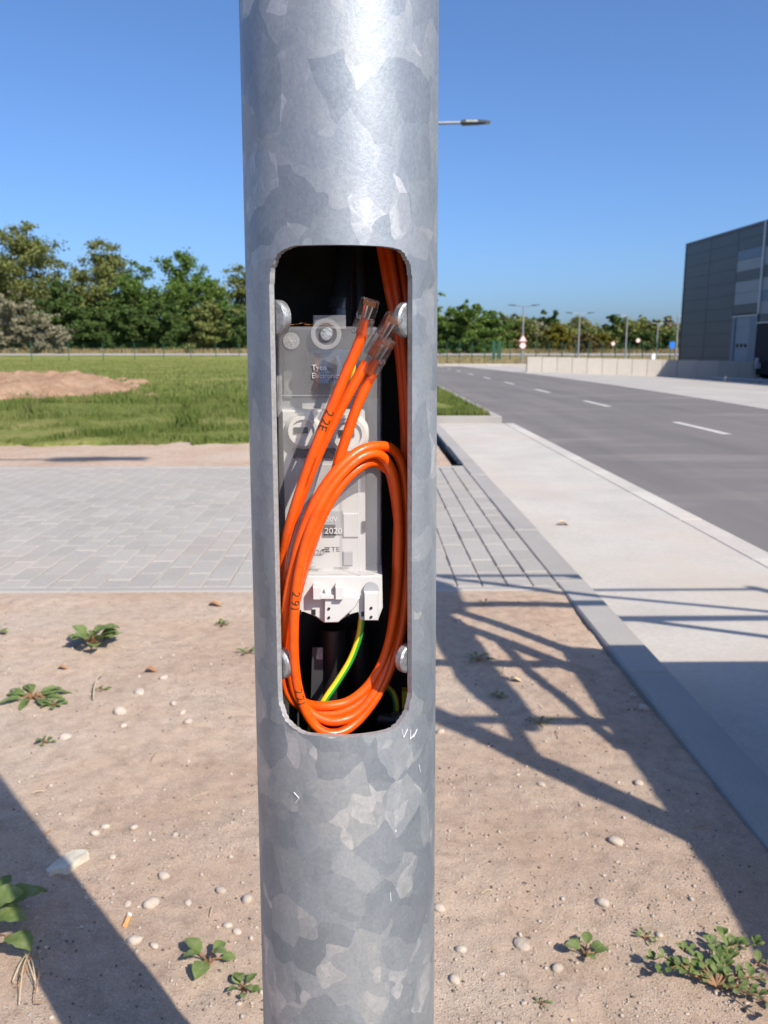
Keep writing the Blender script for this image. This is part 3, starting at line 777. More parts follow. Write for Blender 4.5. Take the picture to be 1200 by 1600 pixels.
POLE_X = at(538, 800, .61).x; POLE_Y = .61
def pole_r(z): return .0731 - .0075 * (z - .379) if z < 1.3 else (.0731 - .0075 * (1.3 - .379)) + (.030 - .0662) * (z - 1.3) / 6.6
POLE_H = 7.86
lp = thing('lamp_post', (POLE_X, POLE_Y, 0), 'galvanised steel lamp post with an open service hatch in the foreground', 'lamp post')
SEG = 160
def shaft():
    zs_ = [-.05, .2, .4, .55, .62] + [.66 + .012 * k for k in range(33)] + [1.08, 1.2, 1.4, 2, 4, POLE_H]
    T = .0042; vs = []; fs = []
    for inner in (0, 1):
        for z in zs_:
            r = pole_r(z) - (T if inner else 0)
            for k in range(SEG):
                a = 2 * math.pi * (k + .5) / SEG; vs.append((r * math.cos(a), r * math.sin(a), z))
    n = len(zs_)
    for l in range(n - 1):
        for k in range(SEG):
            k2 = (k + 1) % SEG
            fs.append((l * SEG + k, l * SEG + k2, (l + 1) * SEG + k2, (l + 1) * SEG + k))
            o = n * SEG
            fs.append((o + l * SEG + k, o + (l + 1) * SEG + k, o + (l + 1) * SEG + k2, o + l * SEG + k2))
    for k in range(SEG):
        k2 = (k + 1) % SEG; o = n * SEG
        fs.append((k, o + k, o + k2, k2)); e = (n - 1) * SEG
        fs.append((e + k, e + k2, o + e + k2, o + e + k))
    me = bpy.data.meshes.new('pole_shaft'); me.from_pydata(vs, [], fs)
    # rounded hatch cutter
    xl = at(430, 760, .561).x - POLE_X; xr = at(646.5, 760, .561).x - POLE_X
    zt = at(540, 383, POLE_Y - pole_r(1.01)).z; zb = at(540, 1152, POLE_Y - pole_r(.68)).z
    poly = []
    for (cx, cz, r, a0) in ((xr, zt, .0225, 0), (xl, zt, .0225, 90), (xl, zb, .028, 180), (xr, zb, .028, 270)):
        ox = cx - r * (1 if cx > 0 else -1); oz = cz - r * (1 if cz == zt else -1)
        for k in range(11):
            a = R(a0 + 9 * k); poly.append((ox + r * math.cos(a), oz + r * math.sin(a)))
    # slight hand-cut unevenness
    poly = [(x + .0004 * math.sin(k * 2.3), z + .0004 * math.cos(k * 1.7)) for k, (x, z) in enumerate(poly)]
    cb = MB(); n_ = len(poly); k1, k2 = .12 / .0505, .010 / .0505     # sides run towards the axis of the tube
    cb.add([(x * k1, -.12, z) for x, z in poly] + [(x * k2, -.010, z) for x, z in poly],
           [tuple(range(n_)), tuple(range(2 * n_ - 1, n_ - 1, -1))] + [(k, n_ + k, n_ + (k + 1) % n_, (k + 1) % n_) for k in range(n_)])
    cme = bpy.data.meshes.new('cutter'); cme.from_pydata(cb.v, [], cb.f)
    bmx = bmesh.new(); bmx.from_mesh(cme); bmesh.ops.recalc_face_normals(bmx, faces=bmx.faces); bmx.to_mesh(cme); bmx.free()
    A = bpy.data.objects.new('tmp_a', me); B = bpy.data.objects.new('tmp_b', cme); col.objects.link(A); col.objects.link(B)
    md = A.modifiers.new('cut', 'BOOLEAN'); md.object = B; md.operation = 'DIFFERENCE'; md.solver = 'EXACT'
    dg = bpy.context.evaluated_depsgraph_get(); dg.update()
    out = bpy.data.meshes.new_from_object(A.evaluated_get(dg))
    bpy.data.objects.remove(A); bpy.data.objects.remove(B)
    out.materials.clear()
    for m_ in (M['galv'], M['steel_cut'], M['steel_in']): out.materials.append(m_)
    norms = []
    out.polygons.foreach_set('use_smooth', [True] * len(out.polygons))
    co = out.vertices
    for p in out.polygons:
        c = p.center; rad = Vector((c.x, c.y, 0)).normalized(); d = p.normal.dot(rad)
        rr = math.hypot(c.x, c.y); r0 = pole_r(c.z)
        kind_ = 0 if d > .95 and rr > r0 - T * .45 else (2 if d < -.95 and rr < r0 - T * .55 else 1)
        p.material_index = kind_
        for li in p.loop_indices:
            v = co[out.loops[li].vertex_index].co; q = Vector((v.x, v.y, 0)).normalized()
            norms.append(q if kind_ == 0 else (-q if kind_ == 2 else p.normal.copy()))
    out.normals_split_custom_set(norms)
    out.name = 'pole_shaft'
    return out, xl, xr, zt, zb
sh, HXL, HXR, HZT, HZB = shaft()
link('pole_shaft', sh, lp)
lamp_arm(lp, Vector((POLE_X, POLE_Y, 0)), POLE_H - .06, .03, 3.46, M['galv_far'])
MB().disc((POLE_X, POLE_Y, .01), (0, 0, 1), .16, .02, 24).build('base_plate', M['galv_far'], lp)
# hatch lugs: thick round washers welded behind the rim, with a bolt shank
for (px, py, s, rr) in ((431, 497, -1, .0120), (645, 500, 1, .0120), (433, 1037, -1, .0120), (643, 1030, 1, .0110)):
    edge = at(px, py, .566); z = edge.z
    ang = math.atan2(edge.x - POLE_X, -(edge.y - POLE_Y))
    rad = Vector((math.sin(ang), -math.cos(ang), 0))
    r_in = pole_r(z) - .0042
    c = Vector((POLE_X, POLE_Y, z)) + rad * (r_in - .0034)
    g = MB().disc(c, rad, rr, .0055, 28, .0012).build('hatch_lug', M['zinc'], lp, 40)
    MB().disc(c - rad * .004, rad, rr * .62, .006, 6).build('nut', M['zinc'], g)

sc_m = simple('white_scuff', (.62, .63, .65), .6)
def on_pole(px, py):
    r = ray(px, py); o = Vector((0, 0, CAM_H)); z = .8
    for _ in range(4):
        R0 = pole_r(z) + .0003; ax_, ay_ = o.x - POLE_X, o.y - POLE_Y
        A_ = r.x ** 2 + r.y ** 2; B_ = ax_ * r.x + ay_ * r.y; C_ = ax_ ** 2 + ay_ ** 2 - R0 ** 2
        t_ = (-B_ - math.sqrt(max(0, B_ * B_ - A_ * C_))) / A_; z = CAM_H + r.z * t_
    return o + r * t_
for stroke in ([(628, 1140), (631, 1152)], [(631, 1152), (637, 1139)], [(642, 1140), (641, 1155)], [(641, 1155), (649, 1146)], [(646, 1152), (652, 1139)], [(459, 1238), (467, 1247), (462, 1254)], [(610, 1395), (611, 1408)], [(655, 1195), (657, 1206)]):
    MB().tube([on_pole(*q_) for q_ in stroke], .00032, 4).build('scuff', sc_m, lp)
# second post of the row, hidden behind the first but for its arm
q = at(590, 560, 25.4); q.z = 0
l2 = thing('lamp_post', q, 'lamp post hidden behind the near pole, only its arm and lamp head showing', 'lamp post', 'lamp posts along the road')
MB().tube([q - Vector((0, 0, .1)), q + Vector((0, 0, 7.95))], [.075, .035], 12).build('pole_shaft', M['galv_far'], l2, 60)
tipx = at(765, 190, 25.4)
lamp_arm(l2, q, tipx.z - .07, .045, tipx.x - q.x, M['galv_far'])

def far_lamp(px, base_y, top_y, Y, arms, label):
    b = at(px, base_y, Y); z0 = min(b.z, .05); top = at(px + (px - 600) * .02, top_y, Y)
    b.z = z0; b.x = top.x
    t = thing('lamp_post', b, label, 'lamp post', 'lamp posts beyond the end of the road')
    MB().tube([b, Vector((b.x, b.y, top.z))], [.085, .05], 8).build('pole_shaft', M['galv_far'], t, 60)
    for d in arms: 
        s_ = 1.15
        a = MB().tube([(b.x, b.y, top.z - .04), (b.x + d * .6 * s_, b.y, top.z + .03)], .028, 6).build('arm', M['galv_far'], t, 60)
        x0 = b.x + d * .55 * s_
        MB().add([(x0, b.y - .1, top.z), (x0, b.y + .1, top.z), (x0, b.y + .1, top.z + .09), (x0, b.y - .1, top.z + .09),
                  (x0 + d * .55, b.y - .08, top.z + .05), (x0 + d * .55, b.y + .08, top.z + .05), (x0 + d * .55, b.y + .08, top.z + .10), (x0 + d * .55, b.y - .08, top.z + .10)],
                 [(0, 1, 2, 3), (7, 6, 5, 4), (0, 4, 5, 1), (1, 5, 6, 2), (2, 6, 7, 3), (3, 7, 4, 0)]).build('luminaire', M['darkmetal'], t)
    return t, b
fl1, b1 = far_lamp(814, 567, 478, 64, (-1, 1), 'double headed lamp post carrying red rimmed traffic signs')
far_lamp(900, 560, 490, 70, (-1, 1), 'double headed lamp post above the middle of the concrete wall')
far_lamp(973, 560, 493, 73, (-1,), 'third lamp post from the near pole, its arm to the left')
far_lamp(1020, 560, 505, 88, (-1, 1), 'short distant lamp post left of the warehouse corner')
b5 = far_lamp(1051, 561, 493, 68, (1,), 'lamp post beside the warehouse corner with a blue sign')[1]
def disc_sign(name, p, r, rim, face, label, pole=None):
    t = thing(name, p, label, 'sign')
    MB().disc(p, (0, -1, 0), r, .03, 20).build('rim', rim, t)
    MB().disc(p + Vector((0, -.018, 0)), (0, -1, 0), r * .72, .012, 20).build('face', face, t)
    if pole: MB().tube([(p.x, p.y + .04, pole), (p.x, p.y + .04, p.z + r)], .035, 6).build('sign_post', M['galv_far'], t)
    return t
pz = at(813, 540, 63.8)
disc_sign('traffic_sign', Vector((b1.x, 63.87, pz.z)), .27, M['signred'], M['signwhite'], 'round red rimmed sign lower on the first double lamp')
tp = at(814, 530, 63.8)
t = thing('traffic_sign', Vector((b1.x, 63.87, tp.z)), 'triangular red rimmed sign above the round one on the lamp', 'sign')
for (sz, yy, mt, nm) in ((.36, 63.87, M['signred'], 'rim'), (.24, 63.85, M['signwhite'], 'face')):
    MB().prism([(b1.x - sz, tp.z - sz * .55), (b1.x + sz, tp.z - sz * .55), (b1.x, tp.z + sz * 1.1)], yy, yy + .015).build(nm, mt, t)
p = at(997, 532, 76); disc_sign('traffic_sign', p, .21, M['signred'], M['signwhite'], 'white round sign with red rim on its own post beyond the wall', .0)
p = at(958, 537, 90); disc_sign('traffic_sign', p, .24, M['signred'], M['signwhite'], 'small red and white sign left of the third lamp', .0)
p = at(1051, 539, 67.8)
t = thing('road_sign', p, 'square blue sign on the lamp by the warehouse corner', 'sign')
MB().box(p.x - .22, p.x + .22, 67.86, 67.885, p.z - .26, p.z + .26).build('sign_plate', M['signblue'], t)

# ================================================================== CONCRETE WALL AND WAREHOUSE
wa = gr(823, 581.8, ROADZ); wb = at(1057, 589, wa.y); wc = at(1186, 591, wa.y); wb.z = wc.z = ROADZ
def WT(x): return .66 - .155 * (x - wa.x) / (wb.x - wa.x)
t = thing('concrete_wall', wa, 'low pale concrete retaining wall beside the yard', 'wall')
def wall_run(a, b, panels, th=.22):
    d = (b - a); d.z = 0; L = d.length; d.normalize(); nn = Vector((-d.y, d.x, 0)); nn = nn if nn.y > 0 else -nn
    for k in range(panels):
        p0 = a + d * (L * k / panels + .012); p1 = a + d * (L * (k + 1) / panels - .012); m_ = MB()
        vs = []
        zt = WT((p0.x + p1.x) / 2) + random.uniform(-.004, .004)
        for z in (ROADZ - .6, zt):
            for p, o in ((p0, 0), (p1, 0), (p1, th), (p0, th)): vs.append((p.x + nn.x * o, p.y + nn.y * o, z))
        m_.add(vs, [(3, 2, 1, 0), (4, 5, 6, 7), (0, 1, 5, 4), (1, 2, 6, 5), (2, 3, 7, 6), (3, 0, 4, 7)]).build('concrete_panel', M['wallc'], t)
    core = MB(); vs = []
    for z in (ROADZ - .6, WT(b.x) - .02):
        for p, o in ((a, .02), (b, .02), (b, th - .02), (a, th - .02)): vs.append((p.x + nn.x * o, p.y + nn.y * o, z))
    core.add(vs, [(3, 2, 1, 0), (4, 5, 6, 7), (0, 1, 5, 4), (1, 2, 6, 5), (2, 3, 7, 6), (3, 0, 4, 7)]).build('core', M['wallc'], t)
wall_run(wa, wb, 10); wall_run(wb + (wc - wb) * .004, wc, 4)
p = at(1022, 553, 36.4)
wq = at(1022, 556, wa.y); WQ = WT(wq.x) + .006
t = thing('white_box', Vector((wq.x, wq.y + .12, WQ)), 'small white box standing on the concrete wall', 'box')
MB().box(wq.x - .09, wq.x + .09, wq.y + .04, wq.y + .2, WQ, WQ + .26).build('box_body', M['signwhite'], t)
MB().box(wq.x - .11, wq.x + .11, wq.y + .02, wq.y + .22, WQ + .262, WQ + .29).build('lid', M['signwhite'], t)

# warehouse: the visible flank runs towards the camera
BH = 6.1
c_far = at(1062, 560, 50.0); c_far.z = ROADZ; BH = at(1069, 383, 50.0).z
c_near_d = 50.0 * (548 - 383) / (548 - 343.5)
c_near = at(1193, 560, c_near_d); c_near.z = ROADZ
fd = (c_near - c_far); LW = fd.length; fd.normalize(); nn = Vector((fd.y, -fd.x, 0)); nn = nn if nn.x < 0 else -nn
wh = thing('warehouse', c_far, 'charcoal clad warehouse with lighter panels and a sectional door', 'building')
def quad_panel(s0, s1, z0, z1, out, mat, name, parent, depth=.06, cuts=()):
    vs = []
    for o in (out - depth, out):
        for s, z in ((s0, z0), (s1, z0), (s1, z1), (s0, z1)):
            p = c_far + fd * s + nn * o; vs.append((p.x, p.y, z))
    b = MB().add(vs, [(0, 1, 2, 3), (7, 6, 5, 4), (0, 4, 5, 1), (1, 5, 6, 2), (2, 6, 7, 3), (3, 7, 4, 0)])
    return b.build(name, mat, parent)
def ground_z(x, y, s):  # height of a pixel row on the flank at distance s along it
    return at(x, y, (c_far + fd * s).y).z
# inner body
body = MB(); NEARL = LW + 24
pa, pb = c_far, c_far + fd * NEARL
vs = [(pa.x, pa.y, ROADZ - .1), (pb.x, pb.y, ROADZ - .1), (pb.x + 30, pb.y + .6, ROADZ - .1), (pa.x + 30, pa.y + .6, ROADZ - .1)]
vs += [(x, y, BH - .03) for x, y, z in vs]
body.add(vs, [(0, 1, 5, 4), (1, 2, 6, 5), (2, 3, 7, 6), (3, 0, 4, 7), (4, 5, 6, 7)]).build('wall_core', M['dockblack'], wh)
def s_of(px):   # where along the flank a pixel column falls
    lo, hi = 0.0, NEARL
    for _ in range(40):
        m_ = (lo + hi) / 2; p = c_far + fd * m_
        r = ray(px, 500); x_at = r.x / r.y * p.y
        if p.x < x_at: hi = m_      # panel is left of the ray -> go farther
        else: lo = m_
        # flank runs to the right of the frame as it nears
    return lo
def s_px(px):
    best = min(((abs((c_far + fd * s).x / (c_far + fd * s).y - ray(px, 500).x / ray(px, 500).y)), s) for s in np.linspace(0, LW * 1.6, 1500))
    return best[1]
S1, S2, S3 = s_px(1104), s_px(1146), s_px(1186)
zr = lambda px, y: at(px, y, (c_far + fd * s_px(px)).y).z
rows = 11; z_bot = ROADZ
bay = [(0.02, S1), (S1, S2)]
for (a, b) in bay:
    for k in range(rows):
        za = z_bot + (BH - z_bot) * k / rows; zb = z_bot + (BH - z_bot) * (k + 1) / rows
        quad_panel(a + .02, b - .02, za + .006, zb - .006, .05, M['cladding'], 'cladding_panel', wh)
def column(a, b, bands, pxm):
    prev = BH
    for (y, mat) in bands:
        zc = zr(pxm, y) if y else z_bot
        n = max(1, round((prev - zc) / .5))
        for k in range(n):
            quad_panel(a + .02, b - .02, zc + (prev - zc) * k / n + .006, zc + (prev - zc) * (k + 1) / n - .006, .05, mat, 'cladding_panel', wh)
        prev = zc
dk, li, bl = M['cladding'], M['cladding_light'], M['cladding_blue']
column(S2, S3, [(388, dk), (404, bl), (422, li), (438, dk), (475, li), (490, dk)], 1166)
DOORT = zr(1166, 492)
column(S3 + .12, LW * 1.45, [(383, dk), (400, li), (412, M['door']), (432, dk), (452, li), (470, bl), (490, li), (505, dk)], 1197)
trim_b = S3 + .06
quad_panel(S3 - .02, S3 + .12, zr(1190, 490), BH + .05, .12, M['trim'], 'corner_trim', wh, .14)
quad_panel(0.0, NEARL, BH - .05, BH + .08, .10, M['cladding'], 'roof_trim', wh, .2)
quad_panel(-.03, .03, ROADZ, BH - .06, .08, M['cladding'], 'corner_trim', wh, .12)
# door, recessed between frames
D0, D1 = s_px(1151), s_px(1174)
quad_panel(S2 + .02, D0, z_bot, DOORT, .07, M['cladding_blue'], 'door_frame', wh, .2)
quad_panel(D1, S3 - .03, z_bot, DOORT, .07, M['cladding_blue'], 'door_frame', wh, .2)
quad_panel(S2 + .02, S3 - .03, DOORT - .08, DOORT - .002, .09, M['trim'], 'door_lintel', wh, .1)
dr = quad_panel(D0 + .01, D1 - .01, z_bot, DOORT - .09, .02, M['door'], 'door', wh, .04)
zw = zr(1160, 540)
for k in range(3):
    a = D0 + (D1 - D0) * (.14 + .27 * k); quad_panel(a, a + (D1 - D0) * .17, zw - .09, zw + .09, .027, M['glass'], 'window', dr, .02)
for k in range(1, 5):
    zz = z_bot + (DOORT - z_bot) * k / 5; quad_panel(D0 + .02, D1 - .02, zz - .008, zz + .008, .024, M['cladding_blue'], 'section_joint', dr, .02)
# loading dock with black shelter and buffers
quad_panel(S3 + .15, LW * 1.35, z_bot + .5, zr(1197, 506), .12, M['dockblack'], 'dock_shelter', wh, .3)
quad_panel(S3 + .12, LW * 1.36, zr(1197, 505) , zr(1197, 503), .2, M['trim'], 'dock_trim', wh, .2)
for k in range(2):
    quad_panel(S3 + .3 + k * 1.6, S3 + .55 + k * 1.6, z_bot + .2, z_bot + .7, .2, M['grey_plastic'], 'dock_buffer', wh, .2)
for k, pxx in enumerate((1133, 1188)):
    b = gr(pxx, 600, ROADZ - .30); b.z = yard_z(b.x, b.y)
    t = thing('bollard', b, ['short grey bollard at the foot of the concrete wall near the door', 'short grey bollard beside the black loading dock'][k], 'bollard', 'bollards in front of the dock')
    MB().tube([b, b + Vector((0, 0, .22))], .06, 10).build('post', M['galv_far'], t, 50)
    MB().disc(b + Vector((0, 0, .225)), (0, 0, 1), .065, .02, 12).build('cap', M['galv_far'], t)
ba, bb = gr(1110, 597, ROADZ - .3), gr(1200, 603, ROADZ - .3); ba.z = yard_z(ba.x, ba.y); bb.z = yard_z(bb.x, bb.y)
t = thing('wheel_guide_rail', ba, 'low steel wheel guide rail at the dock', 'rail')
MB().tube([ba + Vector((0, 0, .12)), bb + Vector((.6, -.2, .12))], .05, 8).build('rail', M['galv_far'], t, 50)
for f in (.1, .55, .95):
    p = ba.lerp(bb + Vector((.6, -.2, 0)), f); MB().tube([p - Vector((0, 0, .05)), p + Vector((0, 0, .12))], .04, 6).build('leg', M['galv_far'], t)

# ================================================================== INSIDE THE HATCH
# fuse box
FD = .583                                   # depth of its cover face
def fp(x, y, d=FD): 
    p = at(x, y, d); return (p.x, p.z)
fb_base = at(515, 970, FD + .03)
fb = thing('fuse_box', fb_base, 'cable connection box with hazy clear cover and white base inside the hatch', 'fuse box')
def rect(x0, y0, x1, y1, d=FD):
    a, b = fp(x0, y1, d), fp(x1, y0, d); return [(a[0], a[1]), (b[0], a[1]), (b[0], b[1]), (a[0], b[1])]
# back body and lower white skirt
MB().prism(rect(440, 512, 594, 905, .615), .615, .650).build('back_body', M['grey_plastic'], fb)
MB().prism(rect(444, 516, 590, 622, .613), .613, .6148).build('dark_chamber', simple('dark_grey_plastic', (.19, .19, .19), .5), fb)
MB().prism(rect(446, 640, 572, 900, .600), .600, .616, .002).build('carrier', M['white_plastic'], fb, 30)
def S(px, py, d): p = at(px, py, d); return p
skirt = [(440, 900), (597, 900), (598, 950), (591, 969), (566, 970), (563, 956), (545, 962), (527, 973), (505, 973), (492, 964), (472, 956), (450, 954), (440, 955)]
sk = MB().prism([fp(x, y, .582) for x, y in reversed(skirt)], .582, .640, .0015).build('base_skirt', M['white_plastic'], fb, 30)
MB().prism([fp(x, y, .577) for x, y in reversed([(507, 922), (562, 935), (556, 948), (528, 973), (506, 973)])], .5765, .5815, .001).build('skirt_ridge', M['white_plastic'], sk, 30)
MB().prism([fp(x, y, .577) for x, y in reversed([(569, 925), (591, 925), (591, 970), (569, 970)])], .5765, .5815, .001).build('skirt_post', M['white_plastic'], sk, 30)
for (x, y) in ((514, 951), (514, 965), (580, 950), (580, 964)):
    p = at(x, y, .5763); MB().disc(p, (0, -1, 0), .0010, .0012, 12).build('hole', M['black'], sk)
for (x, y, w) in ((490, 957, 3), (543, 959, 3), (567, 960, 2.5), (468, 957, 2.5)):
    MB().prism(rect(x - w, y - w * 1.4, x + w, y + w * 1.4, .581), .5813, .5822).build('slot', M['black'], sk)
p = at(580, 921, .5805); MB().disc(p, (0, -1, 0), .0056, .0024, 24).build('cable_notch', M['grey_plastic'], sk)
# latch
la = MB().prism(rect(489, 917, 500, 938, .572), .572, .582, .0008).build('latch', M['white_plastic'], fb, 30)
MB().prism(rect(524, 917, 536, 938, .572), .572, .582, .0008).build('latch', M['white_plastic'], fb, 30)
MB().prism(rect(500, 930, 524, 936, .574), .574, .582, .0006).build('latch_bar', M['white_plastic'], fb, 30)
# clear cover: a hollow tray with bevelled right side
def cover():
    b = MB()
    yb = .616
    A = [fp(x, y) for x, y in ((434, 906), (577, 906), (577, 510), (434, 510))]
    B = [fp(x, y, yb) for x, y in ((436, 906), (596, 906), (596, 512), (436, 512))]
    vs = [(x, FD, z) for x, z in A] + [(A[0][0] - .001, yb, B[0][1]), (B[1][0], FD + .010, A[1][1]), (B[2][0], FD + .010, A[2][1]), (A[3][0] - .001, yb, B[3][1])]
    vs += [(B[1][0] + .0004, yb, B[1][1]), (B[2][0] + .0004, yb, B[2][1])]
    fs = [(0, 1, 2, 3), (1, 5, 6, 2), (5, 8, 9, 6), (0, 3, 7, 4), (3, 2, 6, 9, 7), (0, 4, 8, 5, 1)]
    b.add(vs, fs); return b
cv = cover().build('cover', M['cover'], fb)
sb = cv.modifiers.new('bevel', 'BEVEL'); sb.width = .0018; sb.segments = 3; sb.limit_method = 'ANGLE'
# fixing lug on the cover top with a ring
MB().prism(rect(489, 492, 540, 514, FD - .001), FD - .001, FD + .006, .001).build('lug', M['cover'], cv, 30)
ringp = at(510, 522, FD - .001)
def ring(c, r0, r1, h, seg=28):
    b = MB(); vs = []
    for (r, y) in ((r0, 0), (r1, 0), (r1, h), (r0, h)):
        for k in range(seg):
            a = 2 * math.pi * k / seg; vs.append((c.x + r * math.cos(a), c.y - h + y, c.z + r * math.sin(a)))
    fs = [(l * seg + k, ((l + 1) % 4) * seg + k, ((l + 1) % 4) * seg + (k + 1) % seg, l * seg + (k + 1) % seg) for l in range(4) for k in range(seg)]
    return b.add(vs, fs)
ring(ringp, .0075, .0105, .004).build('ring', M['cover'], cv, 40)
MB().disc(ringp + Vector((0, .001, 0)), (0, -1, 0), .0048, .004, 20, .0008).build('screw', M['zinc'], cv, 40)
sp_ = at(455, 533, FD - .0008); sc_ = MB().disc(sp_, (0, -1, 0), .0058, .0012, 22, .0004).build('cover_rivet', M['cover'], cv, 40)
for k in range(3):
    a = k * math.pi / 3; d = Vector((math.cos(a), 0, math.sin(a))) * .0036
    MB().tube([sp_ - d + Vector((0, -.001, 0)), sp_ + d + Vector((0, -.001, 0))], .0004, 5).build('star_mark', M['cover'], sc_)
# moulded ribs on the cover
for (x0, y0, x1, y1) in ((440, 617, 574, 619), (466, 715, 470, 870), (560, 720, 563, 900), (455, 892, 590, 895)):
    MB().prism(rect(x0, y0, x1, y1, FD - .0006), FD - .0008, FD - .0001).build('rib', M['cover'], cv)
# ceramic fuse caps and other content
for (x, y, r) in ((475, 672, .0135), (546, 677, .0150)):
    p = at(x, y, .601); fcap = MB().disc(p, (0, -1, 0), r, .013, 30, .003).build('fuse_cap', M['white_ceramic'], fb, 40)
    ring(p + Vector((0, -.007, 0)), r * .62, r * .8, .0015).build('cap_ring', M['white_ceramic'], fcap, 40)
    MB().box(p.x - r * .5, p.x + r * .25, p.y - .0078, p.y - .006, p.z - r * .12, p.z + r * .2).build('cap_slot', M['black'], fcap)
MB().prism(rect(458, 700, 545, 716, .598), .598, .612).build('fuse_gap', M['black'], fb)
MB().prism(rect(478, 546, 562, 600, .602), .602, .616, .001).build('terminal_block', M['blue'], fb)
MB().prism(rect(476, 548, 486, 600, .600), .600, .606).build('terminal_bar', M['black'], fb)
for (pts, mt, nm) in (([(496, 552), (494, 570), (493, 600), (490, 612)], 'brown', 'wire'), ([(546, 556), (552, 580), (548, 606)], 'yellow', 'wire'), ([(525, 556), (530, 575), (522, 600)], 'blue', 'wire')):
    MB().tube(spline([at(x, y, .597) for x, y in pts], 5), .0024, 8).build(nm, M[mt], fb, 60)
for (x0, y0, x1, y1) in ((505, 820, 524, 838), (566, 815, 571, 832)):
    MB().prism(rect(x0, y0, x1, y1, .598), .598, .604, .0006).build('clip', M['grey_plastic'] if y0 < 700 else M['black'], fb)
MB().prism(rect(536, 802, 560, 840, .5985), .5985, .604, .0008).build('clip', M['white_plastic'], fb)
MB().prism(rect(536, 862, 551, 884, .5985), .5985, .604, .0008).build('clip', M['grey_plastic'], fb)
MB().prism(rect(505, 798, 536, 836, .5988), .5988, .604, .0008).build('fuse_holder', M['grey_plastic'], fb)
MB().prism([fp(x, y, .599) for x, y in reversed([(500, 725), (520, 725), (498, 792), (480, 792)])], .599, .604, .0006).build('fuse_arm', M['white_plastic'], fb)
# lettering on the cover
def flat_text(s, px, py, hpx, mat, name, parent, d, squeeze=1.0, relief=.0):
    v, f = text_geo(s, 1.0)
    a = at(px, py, d); k = hpx / LENS_PX * d / .70
    b = MB().add([(a.x + x * k * squeeze, d, a.z + y * k) for x, y in v], f)
    o = b.build(name, mat, parent)
    if relief:
        sd = o.modifiers.new('relief', 'SOLIDIFY'); sd.thickness = relief
    return o
flat_text('Tyco', 487, 578, 8, M['emboss'], 'embossed_lettering', cv, FD - .0012, 1.0, .0006)
flat_text('Electronics', 487, 591, 8, M['emboss'], 'embossed_lettering', cv, FD - .0012, .88, .0006)
flat_text('400V', 504, 815, 8, M['emboss'], 'embossed_lettering', cv, FD - .0012, 1.0, .0005)
flat_text('EKM 2020', 476, 834, 9.5, M['emboss'], 'embossed_lettering', cv, FD - .0012, 1.05, .0005)
flat_text('TE', 517, 862, 8, M['print'], 'printed_logo', cv, FD - .0012, 1.15)
for k, (x0, x1, y) in enumerate(((507, 515, 855.5), (502.5, 514, 858.5), (507, 515, 861.5))):
    MB().prism([fp(x0, y + .9, FD), fp(x1, y + .9, FD), fp(x1 + .6, y - .9, FD), fp(x0 + .6, y - .9, FD)], FD - .0012, FD - .0009).build('printed_logo', M['print'], cv)
for (s, x, y, h) in (('EKM 2020-2D1-B', 462, 869, 4.2), ('CF16832', 462, 875, 4.0), ('IEC 61439-2', 462, 881, 4.0), ('Prod.-Datum /', 462, 887, 4.0), ('Production Date', 462, 892.5, 4.0), ('22/06/2023', 521, 889.5, 4.0)):
    flat_text(s, x, y, h, M['print'], 'printed_text', cv, FD - .0012, .95)

# strands of copper on the cover top
t = thing('copper_scrap', at(470, 508, FD + .004), 'snipped orange copper strands lying on the fuse box top', 'wire scraps')
for k in range(5):
    p = at(450 + 13 * k, 507, FD + .004); MB().tube([p, p + Vector((.004, .001, .0012 * (k % 2))), p + Vector((.008, -.001, .0004))], .0004, 4).build('strand', M['copper'], t)
# black shrunk cable joint above the box
t = thing('supply_cable', at(532, 505, .62), 'black glossy supply cable end above the fuse box', 'cable')
bj = simple('glossy_black_tape', (.018, .020, .024), .18)
MB().tube(spline([at(532, 515, .612), at(533, 490, .612), at(536, 466, .615), at(540, 420, .628), at(548, 330, .64)], 6), .0085, 14).build('sheath', bj, t, 60)
MB().tube([at(532, 487, .612), at(534, 470, .614)], .0096, 14).build('tape_band', bj, t, 60)
MB().tube(spline([at(562, 512, .62), at(562, 480, .622), at(560, 420, .63), at(556, 330, .64)], 6), .006, 12).build('core', M['black'], t, 60)

